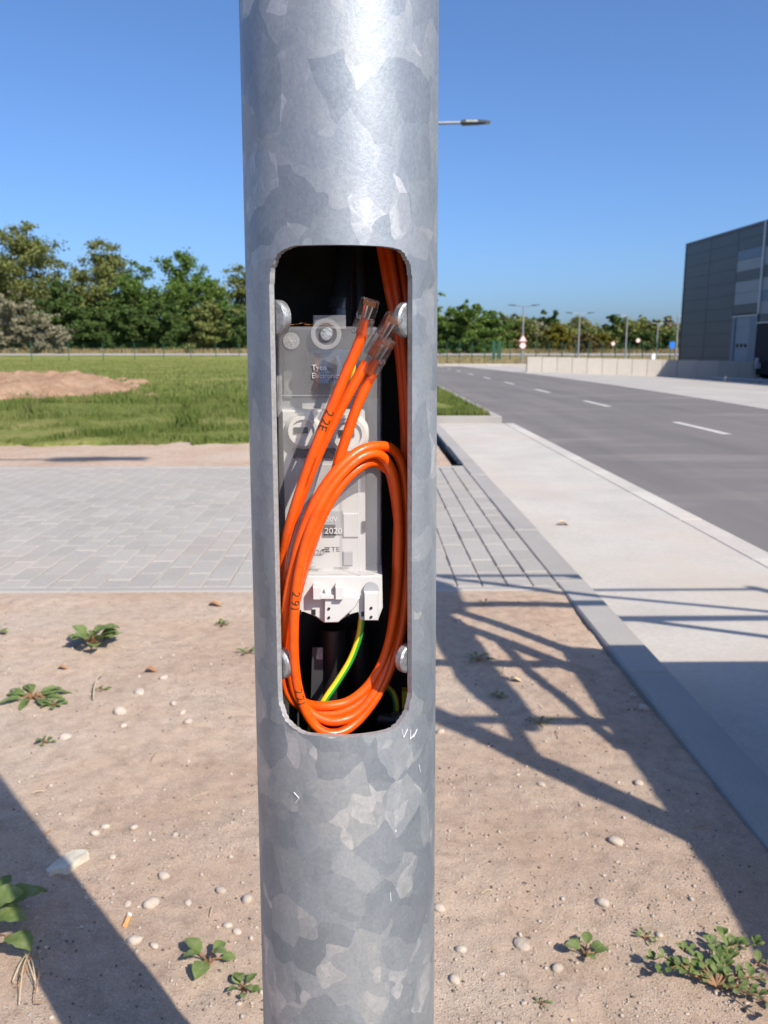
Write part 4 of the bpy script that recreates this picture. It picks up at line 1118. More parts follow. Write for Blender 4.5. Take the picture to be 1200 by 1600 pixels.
# orange network cables
CR = .0036
def cable(name, pts, label, texts=()):
    P = [at(x, y, d) for x, y, d in pts]
    t = thing(name, P[0], label, 'cable', 'orange network cables in the hatch')
    path = spline(P, 12)
    MB().tube(path, CR, 14).build('jacket', M['orange'], t, 70)
    L = [0.0]
    for a, b in zip(path[:-1], path[1:]): L.append(L[-1] + (b - a).length)
    def on(s):
        s = max(0, min(s, L[-1] - 1e-6)); k = max(i for i in range(len(L)) if L[i] <= s); k = min(k, len(path) - 2)
        f = (s - L[k]) / max(1e-9, L[k + 1] - L[k]); p = path[k].lerp(path[k + 1], f)
        a, b = path[max(k - 1, 0)], path[min(k + 2, len(path) - 1)]
        return p, (b - a).normalized()
    for (px, py, txt, size, flip, small) in texts:
        k0 = min(range(len(path)), key=lambda i: ((path[i] - at(px, py, path[i].y)).length, i)); s0 = L[k0]
        v, f = text_geo(txt, size)
        tb = bmesh.new(); tv = [tb.verts.new((x, y_, 0)) for x, y_ in v]
        for q in f:
            try: tb.faces.new([tv[i] for i in q])
            except ValueError: pass
        bmesh.ops.triangulate(tb, faces=tb.faces)
        for _ in range(5 if not small else 1):       # fine enough to wrap round the jacket
            long_ = [e for e in tb.edges if e.calc_length() > size * .13]
            if not long_: break
            bmesh.ops.subdivide_edges(tb, edges=long_, cuts=1); bmesh.ops.triangulate(tb, faces=tb.faces)
        tb.verts.index_update(); v = [(q.co.x, q.co.y) for q in tb.verts]; f = [tuple(w_.index for w_ in q.verts) for q in tb.faces]; tb.free()
        cx = max(x for x, y_ in v) / 2; cy = max(y_ for x, y_ in v) / 2; vs = []
        for (x, y_) in v:
            wob = .0002 * math.sin(x * 900) if not small else 0
            p, tg = on(s0 + (x - cx) * flip)
            view = (Vector((0, 0, CAM_H)) - p); view = (view - tg * view.dot(tg)).normalized()
            side = tg.cross(view) * -flip
            if small: view = (view + side * 1.0).normalized(); side = (tg.cross(view)) * -flip
            a = (y_ - cy + wob) / CR
            vs.append(p + (view * math.cos(a) + side * math.sin(a)) * (CR + .00018))
        MB().add(vs, f).build('jacket_print' if small else 'handwriting', M['ink'], t)
    return t, path
def plug(t, tip_px, root_px, d_tip, d_root, w=.0126, th=.0085):
    a, b = at(*root_px, d_root), at(*tip_px, d_tip)
    ax = (b - a).normalized(); view = Vector((0, -1, .25)); 
    side = ax.cross(view).normalized(); up = side.cross(ax).normalized(); Lh = (b - a).length
    def blk(s0, s1, w0, w1, u0, u1):
        vs = []
        for s in (s0, s1):
            ww = w0 if s == s0 else w1
            for (q, u) in ((-ww / 2, u0), (ww / 2, u0), (ww / 2, u1), (-ww / 2, u1)): vs.append(a + ax * s + side * q + up * u)
        return MB().add(vs, [(0, 1, 2, 3), (7, 6, 5, 4), (0, 4, 5, 1), (1, 5, 6, 2), (2, 6, 7, 3), (3, 7, 4, 0)])
    pl = blk(-.002, Lh * .42, w * 1.0, w, -th / 2, th / 2).build('plug', M['plug'], t)
    bv = pl.modifiers.new('bevel', 'BEVEL'); bv.width = .0011; bv.segments = 3
    o = blk(Lh * .42 + .0002, Lh, w * .97, w * .92, -th * .46, th * .36).build('nose', M['plug'], pl); bv = o.modifiers.new('bevel', 'BEVEL'); bv.width = .0009; bv.segments = 3
    o = blk(Lh * .05, Lh * .85, w * .5, w * .42, th * .62, th * .74).build('clip', M['plug'], pl)
    o = blk(Lh * .84, Lh * .97, w * .5, w * .5, th * .37, th * .70).build('clip_hinge', M['plug'], pl)
    for k in range(8):
        q = (k - 3.5) * w * .085; vs = []
        c0 = a + ax * Lh * .80 + side * q; MB().tube([c0 + up * th * -.2, c0 + ax * Lh * .15 + up * th * -.2], .0003, 4).build('contact', M['copper'], pl)
    for k in range(4):
        q = (k - 1.5) * w * .14; c0 = a + ax * Lh * .38 + side * q * .7
        MB().tube([c0, a + ax * Lh * .8 + side * q], .0006, 5).build('wire', [M['orange'], M['white_plastic'], M['brown'], M['grey_plastic']][k], pl)
    MB().tube([a - ax * .001, a + ax * Lh * .36], [.0036, .0030], 12).build('jacket_end', M['orange'], pl, 50)
    return pl
A_pts = [(567, 520, .549), (556, 548, .550), (541, 582, .551), (522, 628, .552), (505, 668, .553), (478, 740, .556), (455, 812, .561), (441, 868, .573), (437, 940, .584), (441, 1010, .590), (450, 1062, .590), (472, 1096, .584), (508, 1103, .578), (548, 1094, .582), (582, 1062, .588), (606, 1010, .592), (620, 930, .594), (624, 840, .594), (619, 762, .590), (607, 725, .584), (587, 709, .575),
         (560, 717, .567), (528, 747, .561), (500, 790, .557), (481, 838, .556), (468, 890, .556), (461, 945, .557), (459, 1000, .559), (461, 1045, .562), (468, 1085, .565), (483, 1122, .567), (505, 1143, .568), (533, 1144, .572), (563, 1122, .580), (596, 1075, .588), (622, 1010, .594), (635, 930, .598), (640, 840, .600), (641, 740, .604), (637, 630, .608), (629, 530, .612), (617, 440, .618), (602, 350, .624), (590, 240, .63)]
B_pts = [(573, 566, .560), (560, 588, .559), (540, 624, .559), (519, 664, .560), (499, 706, .562), (477, 760, .566), (458, 815, .571), (443, 875, .581), (438, 950, .590), (444, 1025, .596), (458, 1085, .592), (490, 1118, .584), (530, 1123, .581), (570, 1104, .585), (602, 1055, .592), (625, 980, .597), (634, 890, .599), (636, 800, .598), (629, 730, .593), (614, 703, .586), (590, 697, .577), (560, 706, .568), (525, 736, .561), (494, 782, .558), (471, 838, .560), (456, 895, .563), (446, 950, .566), (441, 1000, .574), (442, 1050, .584), (456, 1092, .585), (492, 1112, .580), (535, 1112, .580), (580, 1080, .588), (612, 1020, .596), (628, 940, .601), (634, 840, .604), (634, 730, .607), (630, 620, .611), (620, 520, .616), (605, 440, .622), (590, 350, .628), (578, 240, .634)]
C_pts = [(582, 582, .563), (571, 605, .563), (556, 640, .563), (542, 680, .564), (529, 720, .566), (516, 765, .569), (500, 815, .572), (478, 880, .573), (462, 940, .574), (454, 1000, .577), (454, 1050, .581), (464, 1088, .582), (492, 1118, .575), (525, 1127, .574), (560, 1112, .580), (594, 1065, .588), (616, 995, .596), (626, 905, .602), (622, 815, .604), (612, 748, .596), (602, 731, .590), (582, 722, .580), (558, 733, .572), (530, 762, .567), (504, 806, .565), (482, 862, .566), (463, 925, .570), (452, 975, .580), (447, 1020, .592), (454, 1078, .597), (486, 1106, .592), (530, 1106, .590), (574, 1074, .594), (606, 1010, .600), (618, 920, .606), (622, 820, .608), (634, 710, .610), (643, 600, .612), (640, 520, .616), (630, 440, .622), (614, 350, .630), (600, 240, .636)]
tA, pathA = cable('network_cable', A_pts, 'orange network cable whose plug stands highest, lettering facing the viewer', [(511, 655, '2.2E', .0088, 1, 0), (461, 935, '2.91', .0088, 1, 0), (465, 1085, '2.21', .0084, 1, 0), (520, 1146, 'CAT.6A S/FTP 4x2xAWG23 LSZH', .0019, 1, 1), (480, 735, 'CAT.6A S/FTP 4x2xAWG23', .0019, 1, 1)])
tB, pathB = cable('network_cable', B_pts, 'orange network cable running close beside the upper one, plug at the far right', [])
tC, pathC = cable('network_cable', C_pts, 'orange network cable with the lowest plug and a number written above the loop', [(523, 733, '9.91', .0080, 1, 0)])
plug(tA, (579, 468), (565, 518), .544, .549)
plug(tB, (617, 493), (584, 552), .552, .559)
plug(tC, (606, 530), (577, 580), .550, .561)

# earth wire and small parts low in the pole
t = thing('earth_wire', at(562, 972, .60), 'yellow and green earth wire below the fuse box', 'wire')
ew = spline([at(x, y, d) for x, y, d in ((565, 962, .604), (560, 995, .602), (547, 1030, .600), (528, 1062, .596), (510, 1088, .592), (494, 1115, .590), (480, 1150, .590))], 8)
MB().tube(ew, .0022, 10).build('yellow_side', M['yellow'], t, 60)
MB().tube([p + Vector((.0012, -.0004, -.0006)) for p in ew], .0018, 10).build('green_side', M['green'], t, 60)
t = thing('earth_wire', at(600, 1110, .62), 'short yellow green wire in the shade at the hatch bottom', 'wire')
ew = spline([at(x, y, d) for x, y, d in ((605, 1072, .62), (616, 1085, .615), (620, 1105, .612), (619, 1130, .612))], 6)
MB().tube(ew, .0022, 8).build('yellow_side', M['yellow'], t, 60)
MB().tube([p + Vector((-.0013, -.0003, 0)) for p in ew], .0017, 8).build('green_side', M['green'], t, 60)
t = thing('earth_terminal', at(610, 1130, .61), 'steel earthing bolt with ochre cap at the hatch bottom', 'terminal')
MB().disc(at(621, 1119, .608), (.3, -1, .2), .0042, .008, 6).build('nut', M['zinc'], t)
MB().disc(at(604, 1124, .612), (1, -.2, 0), .0046, .013, 16).build('stud', M['darkmetal'], t, 40)
MB().prism([fp(x, y, .612) for x, y in ((628, 1105), (640, 1105), (640, 1076), (628, 1076))], .606, .615, .001).build('cap', M['yellow'], t)
t = thing('black_cable', at(520, 1180, .64), 'thick black ground cable rising inside the pole', 'cable')
MB().tube([at(520, 980, .640), at(522, 1080, .640), at(524, 1250, .640)], .011, 14).build('sheath', M['black'], t, 60)
MB().tube([at(562, 980, .648), at(566, 1080, .646), at(572, 1250, .644)], .009, 14).build('second_sheath', M['black'], t, 60)
t = thing('mounting_rail', at(495, 1100, .63), 'dull grey mounting rail below the fuse box', 'rail')
MB().prism([fp(x, y, .628) for x, y in ((484, 1150), (503, 1150), (505, 1012), (488, 1012))], .628, .631).build('rail', M['darkmetal'], t)
MB().prism([fp(x, y, .6275) for x, y in ((494, 1030), (504, 1030), (504, 1012), (496, 1012))], .6272, .6279).build('scuff', M['zinc'], t)

# ================================================================== THINGS ON THE SOIL
def pebble_mesh(seed, flat=.65, jag=.12, sub=2):
    bm = bmesh.new(); bmesh.ops.create_icosphere(bm, subdivisions=sub, radius=1)
    rg = np.random.default_rng(seed); k = rg.normal(0, 1, (5, 3)); am = rg.uniform(.3, 1, 5)
    for v in bm.verts:
        n = 1 + jag * sum(a * math.sin(1.7 * v.co.dot(Vector(q)) + a * 9) for a, q in zip(am, k)) / 2.2
        v.co = Vector((v.co.x * n, v.co.y * n * .82, v.co.z * n * flat))
    me = bpy.data.meshes.new('stone'); bm.to_mesh(me); bm.free()
    me.polygons.foreach_set('use_smooth', [True] * len(me.polygons)); return me
def stone(px, py, size_px, mat, label, seed, flat=.65, jag=.12, rot=None):
    g = gr(px, py); z = zs(g.x, g.y); d = math.hypot(g.y, CAM_H - z)
    r = size_px / 2 / LENS_PX * d
    me = pebble_mesh(seed, flat, jag); me.materials.append(mat)
    o = link('stone', me); o.scale = (r, r, r); o.location = (g.x, g.y, z + r * flat * .22)
    o.rotation_euler = (random.uniform(-.2, .2), random.uniform(-.2, .2), random.uniform(0, 6.28) if rot is None else rot)
    tag(o, label, 'stone', 'stones on the bare soil'); return o
SW, SG = M['stone'], M['stone_grey']
STONES = [
    (188, 1111, 21, SW, 'round pale pebble, largest of those left of the pole', .85, .05),
    (193, 1131, 14, SW, 'flat pale pebble just below the large round one'),
    (218, 1082, 18, SW, 'whitish pebble right of the bent straw'),
    (256, 1060, 16, SW, 'flat pale stone on the upper left soil, midway to the pole'),
    (285, 1114, 13, SW, 'white pebble among small gravel left of the pole'),
    (294, 1128, 17, SG, 'grey flat stone in the gravel left of the pole'),
    (104, 1148, 20, SW, 'dusty pale stone beside the small weed near the shadow'),
    (272, 1098, 12, SG, 'little dark stone with twigs left of the pole'),
    (149, 1298, 14, SW, 'white pebble of a pair right of the shadow band top'),
    (164, 1287, 13, SW, 'pinkish pebble of the pair near the shadow band'),
    (210, 1290, 13, SW, 'pale pebble left of the tiny clod above the cigarette end'),
    (233, 1297, 9, SW, 'tiny white pebble beside the clod'),
    (273, 1300, 13, SG, 'flat grey pebble under the grit left of the pole'),
    (175, 1335, 12, SW, 'small flat pebble right of the broken slab'),
    (256, 1361, 18, SW, 'pale stone with a dark shadow, halfway between slab and pole'),
    (236, 1405, 24, SW, 'long pale double pebble above the cigarette end'),
    (199, 1406, 12, SG, 'dull pebble left of the long double pebble'),
    (294, 1404, 13, SG, 'grey pebble with a hollow beneath it'),
    (345, 1386, 17, SG, 'greyish stone close to the left side of the pole'),
    (386, 1400, 20, SG, 'brownish stone touching the left outline of the pole'),
    (356, 1440, 13, SW, 'white oval pebble, upper of two near the pole'),
    (370, 1449, 13, SW, 'white oval pebble, lower of two near the pole'),
    (241, 1471, 15, SW, 'white round pebble below the cigarette end'),
    (212, 1462, 22, SW, 'pale stone on the edge of the pole shadow below the cigarette end'),
    (127, 1441, 8, SW, 'tiny white pebble inside the pole shadow'),
    (146, 1405, 8, SW, 'small blue grey pebble in the pole shadow below the slab'),
    (962, 1316, 22, SW, 'pale flat stone left of the thick shadow bar'),
    (942, 1412, 20, SW, 'bright oval pebble on open soil right of the pole', .6, .06),
    (815, 1471, 28, SG, 'long grey stone half sunk right of the pole', .35, .1),
    (721, 1479, 17, SW, 'pinkish round pebble right of the pole, upper of two'),
    (711, 1525, 17, SW, 'pinkish round pebble right of the pole, lower of two'),
    (872, 1507, 18, SG, 'greyish pebble beneath the four leaved weed'),
    (1030, 1461, 13, SW, 'smooth white pebble next to the tiny weed'),
    (686, 1418, 16, SG, 'yellowish stone touching the right outline of the pole'),
    (846, 1225, 14, SG, 'grey stone under the thick shadow bar'),
    (998, 1222, 16, SW, 'pale stone between the shadow bars'),
    (716, 972, 16, SG, 'rough stone in the shade just below the pavers'),
    (688, 1138, 15, SW, 'whitish stone beside the right outline of the pole'),
    (1005, 1098, 18, SW, 'pale gravel lump beside the shaded kerb'),
    (988, 1078, 12, SG, 'grey pebble by the shaded kerb'),
]
for k, s in enumerate(STONES):
    px, py, sz, mt, lb = s[:5]; fl_ = s[5] if len(s) > 5 else .6; jg = s[6] if len(s) > 6 else .24
    stone(px, py, sz, mt, lb, k, fl_, jg)
# broken slab
g = gr(106, 1345)
sl = MB(); pl_ = [(-.034, -.020), (-.022, -.030), (-.012, -.022), (.012, -.024), (.020, -.006), (.036, .012), (.028, .020), (-.002, .024), (-.016, .010)]
n = len(pl_); zz = zs(g.x, g.y)
sl.add([(g.x + x, g.y + y * 1.3, zz - .004) for x, y in pl_] + [(g.x + x * .96, g.y + y * 1.25, zz + .009 + .12 * x) for x, y in pl_],
       [tuple(range(n - 1, -1, -1)), tuple(range(n, 2 * n))] + [(k, (k + 1) % n, n + (k + 1) % n, n + k) for k in range(n)])
o = sl.build('slab_shard', simple('ochre_stone', (.52, .47, .38), .8, 0, .2, 40, .4, 120)); tag(o, 'broken flat slab of pale stone lying across the shadow edge', 'slab')
# cigarette end
g0, g1 = gr(195, 1441), gr(202, 1424)
t = thing('cigarette_end', Vector((g0.x, g0.y, zs(g0.x, g0.y))), 'orange cigarette end lying beside the pole shadow', 'cigarette end')
za = zs(g0.x, g0.y) + .0045; a_, b_ = Vector((g0.x, g0.y, za)), Vector((g1.x, g1.y, za))
MB().tube([a_, a_.lerp(b_, .78)], .0042, 12).build('filter', M['orangepaper'], t, 60)
MB().tube([a_.lerp(b_, .785), b_], .0041, 12).build('paper', M['signwhite'], t, 60)

# fine gravel
def gravel(n, cond, lo, hi, mat, label):
    bm = bmesh.new(); bmesh.ops.create_icosphere(bm, subdivisions=1, radius=1)
    base = np.array([v.co[:] for v in bm.verts]); fc = np.array([[v.index for v in f.verts] for f in bm.faces]); bm.free()
    y = .95 + 2.15 * rng.random(n) ** 1.2; x = .0157 * y + rng.uniform(-.52, .52, n) * y
    k = (x < KX0 - .03) & cond(x, y); x, y = x[k], y[k]; m_ = len(x)
    r = lo * (hi / lo) ** (rng.random(m_) ** 3.0)
    z = dirt_z(x, y)
    jit = 1 + rng.normal(0, .16, (m_, len(base), 1))
    sc = rng.uniform(.6, 1.25, (m_, 1, 3)) * np.array([1, 1, .75])
    V = base[None] * jit * sc * r[:, None, None] + np.stack([x, y, z + r * .25], 1)[:, None]
    F = (fc[None] + (np.arange(m_) * len(base))[:, None, None]).reshape(-1)
    o = fast_mesh('gravel', V.reshape(-1, 3), F, 3, mat); tag(o, label, 'gravel', kind='stuff')
dr_ = lambda x, y: vnoise(x * 2.1, y * 2.1, 31) + .4 * vnoise(x * 7, y * 7, 32)
gravel(16000, lambda x, y: dr_(x, y) > .02, .0009, .0032, M['stone_grey'], 'fine greyish grit drifted over the bare soil')
gravel(4000, lambda x, y: dr_(x, y) > -.25, .0009, .0055, M['stone'], 'scattered pale grit and tiny pebbles on the bare soil')
gravel(4200, lambda x, y: dr_(x, y) > -.4, .0009, .0032, simple('dark_grit', (.10, .085, .07), .9), 'scattered dark crumbs of soil and grit')

# weeds
def leaf_mesh(shape):
    n = 10; vs = []; fs = []
    for i in range(n + 1):
        u = i / n
        if shape == 'broad': w = .40 * math.sin(math.pi * min(1, u * .98 + .02)) ** .75 * (1.12 - .35 * u)
        elif shape == 'round': w = .36 * math.sin(math.pi * u) ** .6 * (.55 + .6 * u)
        else: w = .17 * math.sin(math.pi * u) ** .8
        zc = .16 * math.sin(u * 2.6) - .10 * u
        for s_ in (-1, -.5, 0, .5, 1):
            vs.append((u, w * s_ * (1 + .10 * math.sin(i * 2.9 + s_)), .02 * math.sin(i * 1.9 + 3 * s_) + zc + abs(s_) * .22 * w))
    for i in range(n):
        for j in range(4): fs.append((i * 5 + j, (i + 1) * 5 + j, (i + 1) * 5 + j + 1, i * 5 + j + 1))
    me = bpy.data.meshes.new('leaf'); me.from_pydata(vs, [], fs); me.materials.append(M['weed'])
    me.polygons.foreach_set('use_smooth', [True] * len(me.polygons)); return me
LM = {k: leaf_mesh(k) for k in ('broad', 'round', 'narrow')}
def put_leaf(t, p, yaw, pitch, size, shape, base):
    o = link('leaf', LM[shape], t); o.location = p - base
    o.rotation_euler = (random.uniform(-.25, .25), -pitch, yaw); o.scale = (size, size, size); return o
def weed(name, px, py, span_px, leaves, shape, label, cat='weed', up=.5, height=.3, seed=0, stems=True):
    random.seed(900 + seed)
    g = gr(px, py); g.z = zs(g.x, g.y); d = math.hypot(g.y, CAM_H)
    S_ = span_px / LENS_PX * d
    t = thing(name, g, label, cat, 'weeds on the bare soil')
    sm = MB()
    for k in range(leaves):
        yaw = k * 2.399 + random.uniform(-.4, .4); f = (k + .5) / leaves
        r = S_ * .24 * (1 - .55 * f) * random.uniform(.6, 1.2)
        p = g + Vector((math.cos(yaw) * r, math.sin(yaw) * r, S_ * height * (.25 + .75 * f)))
        sm.tube([g - Vector((0, 0, .003)), g.lerp(p, .5) + Vector((0, 0, S_ * .05)), p], S_ * .014 + .0003, 5)
        put_leaf(t, p, yaw, random.uniform(-.15, up), S_ * .36 * random.uniform(.7, 1.2), shape, g)
    sm.build('stem', M['weed_stem'], t, 60)
    return t
WEEDS = [
    (145, 1010, 84, 14, 'broad', 'bushy broad leaved weed, biggest below the pavers at the left', .5, .28),
    (52, 1084, 92, 18, 'narrow', 'flat spreading weed with narrow leaves near the left edge', .1, .06),
    (84, 1098, 42, 9, 'round', 'little rounded weed beside the flat spreading one', .3, .14),
    (160, 1073, 24, 7, 'round', 'tiny weed next to the bent straw', .3, .14),
    (70, 1158, 28, 8, 'round', 'small dark weed above the pole shadow at the left', .4, .25),
    (346, 974, 26, 7, 'broad', 'small weed close below the paver edge left of the pole', .4, .25),
    (386, 1019, 32, 9, 'narrow', 'small weed touching the left outline of the pole', .3, .2),
    (-2, 992, 30, 8, 'round', 'weed cut by the left picture edge below the pavers', .4, .25),
    (325, 1500, 74, 6, 'broad', 'young weed with four broad leaves left of the pole base', .3, .3),
    (380, 1542, 54, 7, 'broad', 'young weed right next to the pole at the picture bottom', .3, .25),
    (915, 1490, 62, 6, 'broad', 'young weed with broad leaves on open soil right of the pole', .3, .3),
    (1009, 1466, 34, 7, 'narrow', 'tiny weed beside the smooth white pebble', .3, .2),
    (846, 1562, 26, 6, 'narrow', 'tiny pale weed near the picture bottom right of the pole', .3, .2),
    (748, 1030, 44, 9, 'narrow', 'shaded weed right of the pole beneath the pavers', .3, .2),
    (778, 1086, 26, 7, 'round', 'small dark weed in the shade right of the pole', .3, .2),
    (757, 944, 22, 5, 'narrow', 'little sprout at the paver edge right of the pole', .7, .3),
    (842, 1128, 40, 6, 'narrow', 'sparse pale sprout between the shadow bars', .3, .15),
]
for k, (px, py, sp, nl, shp, lb, up, ht) in enumerate(WEEDS): weed('weed', px, py, sp, nl, shp, lb, 'weed', up, ht, k)
# large leaved weed by the left edge
random.seed(4)
g = gr(-14, 1478); g.z = zs(g.x, g.y)
t = thing('weed', g, 'large leaved weed cut by the left edge near the picture bottom', 'weed', 'weeds on the bare soil')
sm = MB()
for (px, py, h, yaw, pitch, size) in ((-6, 1462, .055, .62, .05, .085), (-2, 1450, .07, 1.5, .2, .05), (-12, 1475, .06, -.1, .0, .062), (14, 1494, .045, -.5, -.1, .055), (-16, 1470, .05, 2.6, .1, .06), (-20, 1490, .05, -2.2, .1, .055), (-14, 1470, .08, .2, .25, .06)):
    p = gr(px, py); p.z = h * .8
    sm.tube([g, g.lerp(p, .6) + Vector((0, 0, .012)), p], .0016, 6); put_leaf(t, p, yaw, pitch, size, 'broad', g)
sm.build('stem', M['weed_stem'], t, 60)
# purslane mat at the lower right
random.seed(5)
g = gr(1120, 1540); g.z = zs(g.x, g.y)
t = thing('purslane', g, 'sprawling succulent weed with many leaves at the lower right', 'weed', 'weeds on the bare soil')
sm = MB()
for k in range(12):
    a = k * .43 + random.uniform(-.2, .2) if k < 8 else random.uniform(0, 6.28)
    L_ = random.uniform(.055, .125); p = Vector(g); yaw = a
    pts = [Vector(g)]
    for j in range(6):
        yaw += random.uniform(-.3, .3); p = p + Vector((math.cos(yaw), math.sin(yaw) * .8, 0)) * L_ / 6
        p.z = zs(p.x, p.y) + .004 + .024 * math.sin((j + 1) / 6 * 2.2) * random.uniform(.6, 1.2); pts.append(Vector(p))
        for s_ in (-1, 1): put_leaf(t, p, yaw + s_ * random.uniform(.6, 1.3), random.uniform(.1, .8), random.uniform(.011, .018), 'round', g)
    for q in range(3): put_leaf(t, p, yaw + (q - 1) * .9, random.uniform(.3, .9), random.uniform(.012, .018), 'round', g)
    sm.tube(pts, [.0022 - .0002 * j for j in range(7)], 6)
sm.build('stem', M['weed_stem'], t, 60)
# straws and dead bits
t = thing('straw', gr(146, 1092), 'bent pale straw standing by the tiny weed', 'straw')
MB().tube(spline([gr(146, 1092), gr(147, 1080) + Vector((0, 0, .006)), gr(152, 1065) + Vector((.002, 0, .012)), gr(162, 1054) + Vector((0, 0, .006))], 5), .0022, 6).build('stalk', M['straw'], t, 60)
t = thing('dry_stalks', gr(48, 1520), 'tangle of dry stalks under the large leaved weed', 'stalks')
for k in range(7):
    a, b = gr(46 + random.uniform(-8, 14), 1492 + random.uniform(-4, 14)), gr(40 + random.uniform(-16, 20), 1540 + random.uniform(-16, 40))
    a.z += .012; b.z += .004; c = a.lerp(b, .5) + Vector((random.uniform(-.006, .006), 0, .01)); MB().tube(spline([a, c, b + Vector((random.uniform(-.008, .008), 0, 0)), b + Vector((random.uniform(-.012, .012), -.006, 0))], 4), .0008, 5).build('stalk', M['straw'] if k % 3 else M['deadleaf'], t, 60)
for (x, y, s_, lb) in ((336, 945, 22, 'curled brown dead leaf below the pavers left of the pole'), (236, 1050, 20, 'reddish brown dead leaf in the middle of the left soil'), (98, 1042, 16, 'dry brown seed head near the bushy weed'), (880, 820, 20, 'small dry leaf on the dusty concrete strip'), (806, 1060, 22, 'pale dead leaf among the shadow bars')):
    z = ROADZ + .012 if y == 820 else 0
    p = gr(x, y, z); p.z = (z if y == 820 else zs(p.x, p.y)) + .004
    t = thing('dead_leaf', p, lb, 'leaf', 'dead leaves lying about'); d = math.hypot(p.y, CAM_H)
    L_ = s_ / LENS_PX * d; b = MB(); n = 5; vs = []
    for i in range(n + 1):
        u = i / n; w = .3 * math.sin(math.pi * u) ** .7
        for q in (-1, 0, 1): vs.append((p.x + (u - .5) * L_, p.y + w * q * L_, p.z + L_ * (.28 * abs(q) * w * 2 + .12 * math.sin(u * 5))))
    b.add(vs, [(i * 3 + j, (i + 1) * 3 + j, (i + 1) * 3 + j + 1, i * 3 + j + 1) for i in range(n) for j in (0, 1)])
    b.build('blade', M['straw'] if y in (820, 1060) else M['deadleaf'], t, 80)
    MB().tube([p - Vector((L_ * .75, 0, 0)), p - Vector((L_ * .48, 0, 0))], L_ * .02, 4).build('stalk', M['straw'], t)
random.seed(8)
for k, (x, y, lb) in enumerate(((310, 1240, 'thin twig on the gritty soil left of the pole, above the pebbles'), (60, 1235, 'thin dry twig just above the top of the pole shadow'), (75, 1300, 'pale forked twig inside the pole shadow above the slab'), (330, 1420, 'short straw between the pebbles near the pole'),
        (240, 1180, 'short brown twig below the gravel left of the pole'), (870, 1145, 'thin twig between the two shadow bars right of the pole'), (1095, 1290, 'brown twig in the trailer shadow near the kerb'), (760, 1395, 'short brown twig on open soil right of the pole'))):
    p = gr(x, y); p.z = zs(p.x, p.y) + .002; a = random.uniform(0, 3.14); L_ = random.uniform(.010, .026)
    d = Vector((math.cos(a), math.sin(a), 0)) * L_
    o = MB().tube([p - d, p + Vector((0, 0, .003)), p + d * .9 + Vector((0, 0, .001))], random.uniform(.0006, .0011), 5).build('twig', random.choice([M['straw'], M['deadleaf']]), None, 60)
    tag(o, lb, 'twig', 'loose twigs on the soil')

# ================================================================== TRAILER out of frame on the right, whose shadow reaches in
TZ = ROADZ
t = thing('stake_trailer', (2.3, .2, TZ), 'grey stake sided trailer parked just out of frame, throwing the barred shadow', 'trailer')
TX0, TX1, TY0, TY1 = 1.34, 3.2, -2.6, 1.66
MB().box(TX0, TX1, TY0, TY1, .45, .62).build('bed', M['trailer'], t)
MB().box(TX0, TX0 + .04, TY0, TY1, .63, 1.03).build('side_board', M['trailer'], t)
MB().box(TX1 - .04, TX1, TY0, TY1, .63, 1.03).build('side_board', M['trailer'], t)
MB().box(TX0 + .05, TX1 - .05, TY1 - .04, TY1, .63, 1.03).build('tail_board', M['trailer'], t)
for z, r in ((2.02, .014), (1.56, .026)): MB().tube([(TX0 - .02, TY1, z), (TX1, TY1, z)], r, 8).build('cross_rail', M['trailer'], t, 60)
for (x, y, z1, r) in ((TX0, TY1, 2.05, .026), (TX1, TY1, 2.05, .03), (TX0, .62, 1.95, .036), (TX1, -1.0, 1.9, .03), (TX0 + .02, 1.46, 1.86, .028)):
    MB().tube([(x, y, .5), (x, y, z1)], r, 8).build('stake', M['trailer'], t, 60)
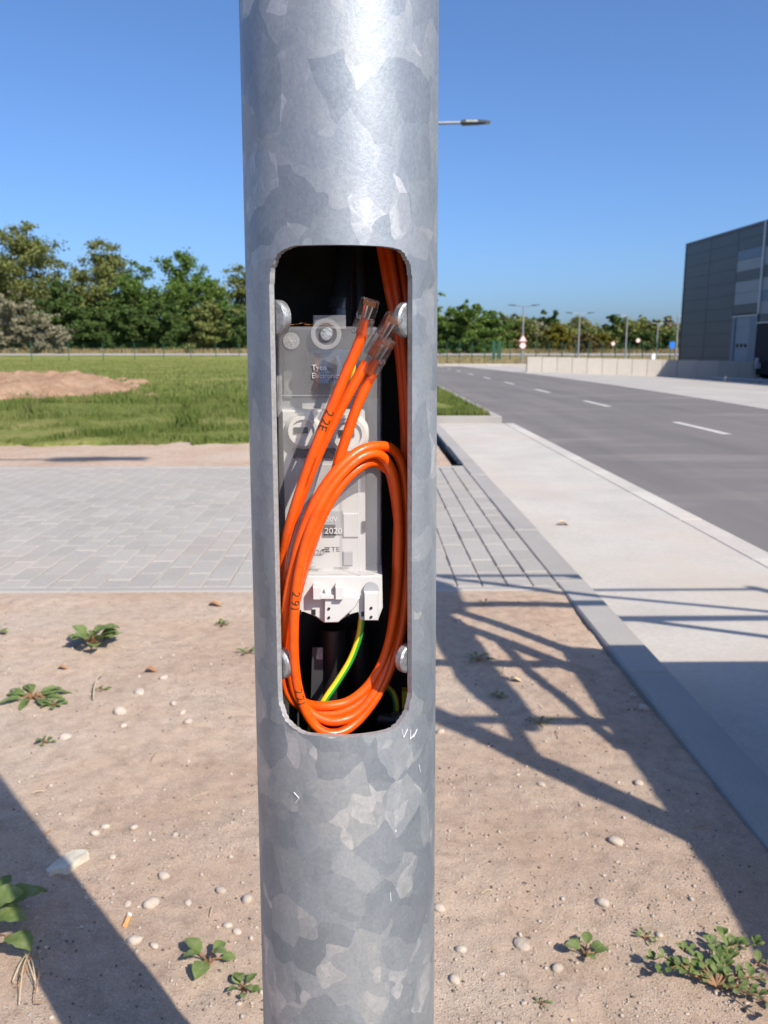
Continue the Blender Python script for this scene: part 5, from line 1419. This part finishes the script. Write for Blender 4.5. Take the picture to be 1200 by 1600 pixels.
MB().tube([(TX0, TY1, 1.54), (TX0, .62, 1.36)], .022, 8).build('brace', M['trailer'], t, 60)
MB().tube([(TX0 + .9, TY1, 2.0), (TX1 - .1, TY1, 1.5)], .016, 8).build('brace', M['trailer'], t, 60)
MB().tube([(TX0 + .35, TY1, 2.0), (TX1 - .5, TY1, 1.08)], .02, 8).build('brace', M['trailer'], t, 60)
MB().tube([(TX0, 1.46, 1.30), (TX0, .95, 1.03)], .018, 8).build('brace', M['trailer'], t, 60)
# unseen drum and roll, added to cast the rounded and broad shadow patches
MB().disc((TX0 + .16, 1.52, 1.92), (0, 1, 0), .17, .30, 22, .05).build('shadow_drum', M['tyre'], t, 50)
MB().tube(spline([(1.17, 1.74, 1.30), (1.22, 1.45, 1.33), (1.25, 1.15, 1.31), (1.30, .86, 1.27)], 5), [.03, .05, .062, .066, .06, .064, .068, .066, .06, .064, .066, .062, .058, .05, .04, .025], 12).build('shadow_roll', M['tyre'], t, 60)
MB().tube([(TX0, 1.45, 1.10), (TX0 - .40, 1.45, 1.12)], .022, 8).build('outrigger', M['trailer'], t, 60)
MB().tube([(TX0, 1.15, 1.32), (TX0 - .12, 1.15, 1.32)], .014, 8).build('strap_hook', M['trailer'], t, 60)
MB().tube([(TX0, .62, 1.62), (TX0, 1.10, 1.03)], .020, 8).build('brace', M['trailer'], t, 60)
for x in (TX0 + .12, TX1 - .12):
    for y in (-.9, -.05):
        w = MB().disc((x, y, TZ + .31), (1, 0, 0), .31, .2, 26, .03).build('wheel', M['tyre'], t, 50)
        MB().disc((x, y, TZ + .31), (1, 0, 0), .17, .21, 20).build('rim', M['trailer'], w)
MB().box(2.15, 2.39, -.95, 0.0, TZ + .26, .449).build('axle_frame', M['trailer'], t)
MB().tube([(2.27, TY0 + .05, .5), (2.27, TY0 - 1.1, .42)], .05, 8).build('drawbar', M['trailer'], t, 60)
MB().tube([(2.27, TY0 - 1.05, .42), (2.27, TY0 - 1.05, TZ)], .035, 8).build('prop_stand', M['trailer'], t, 60)
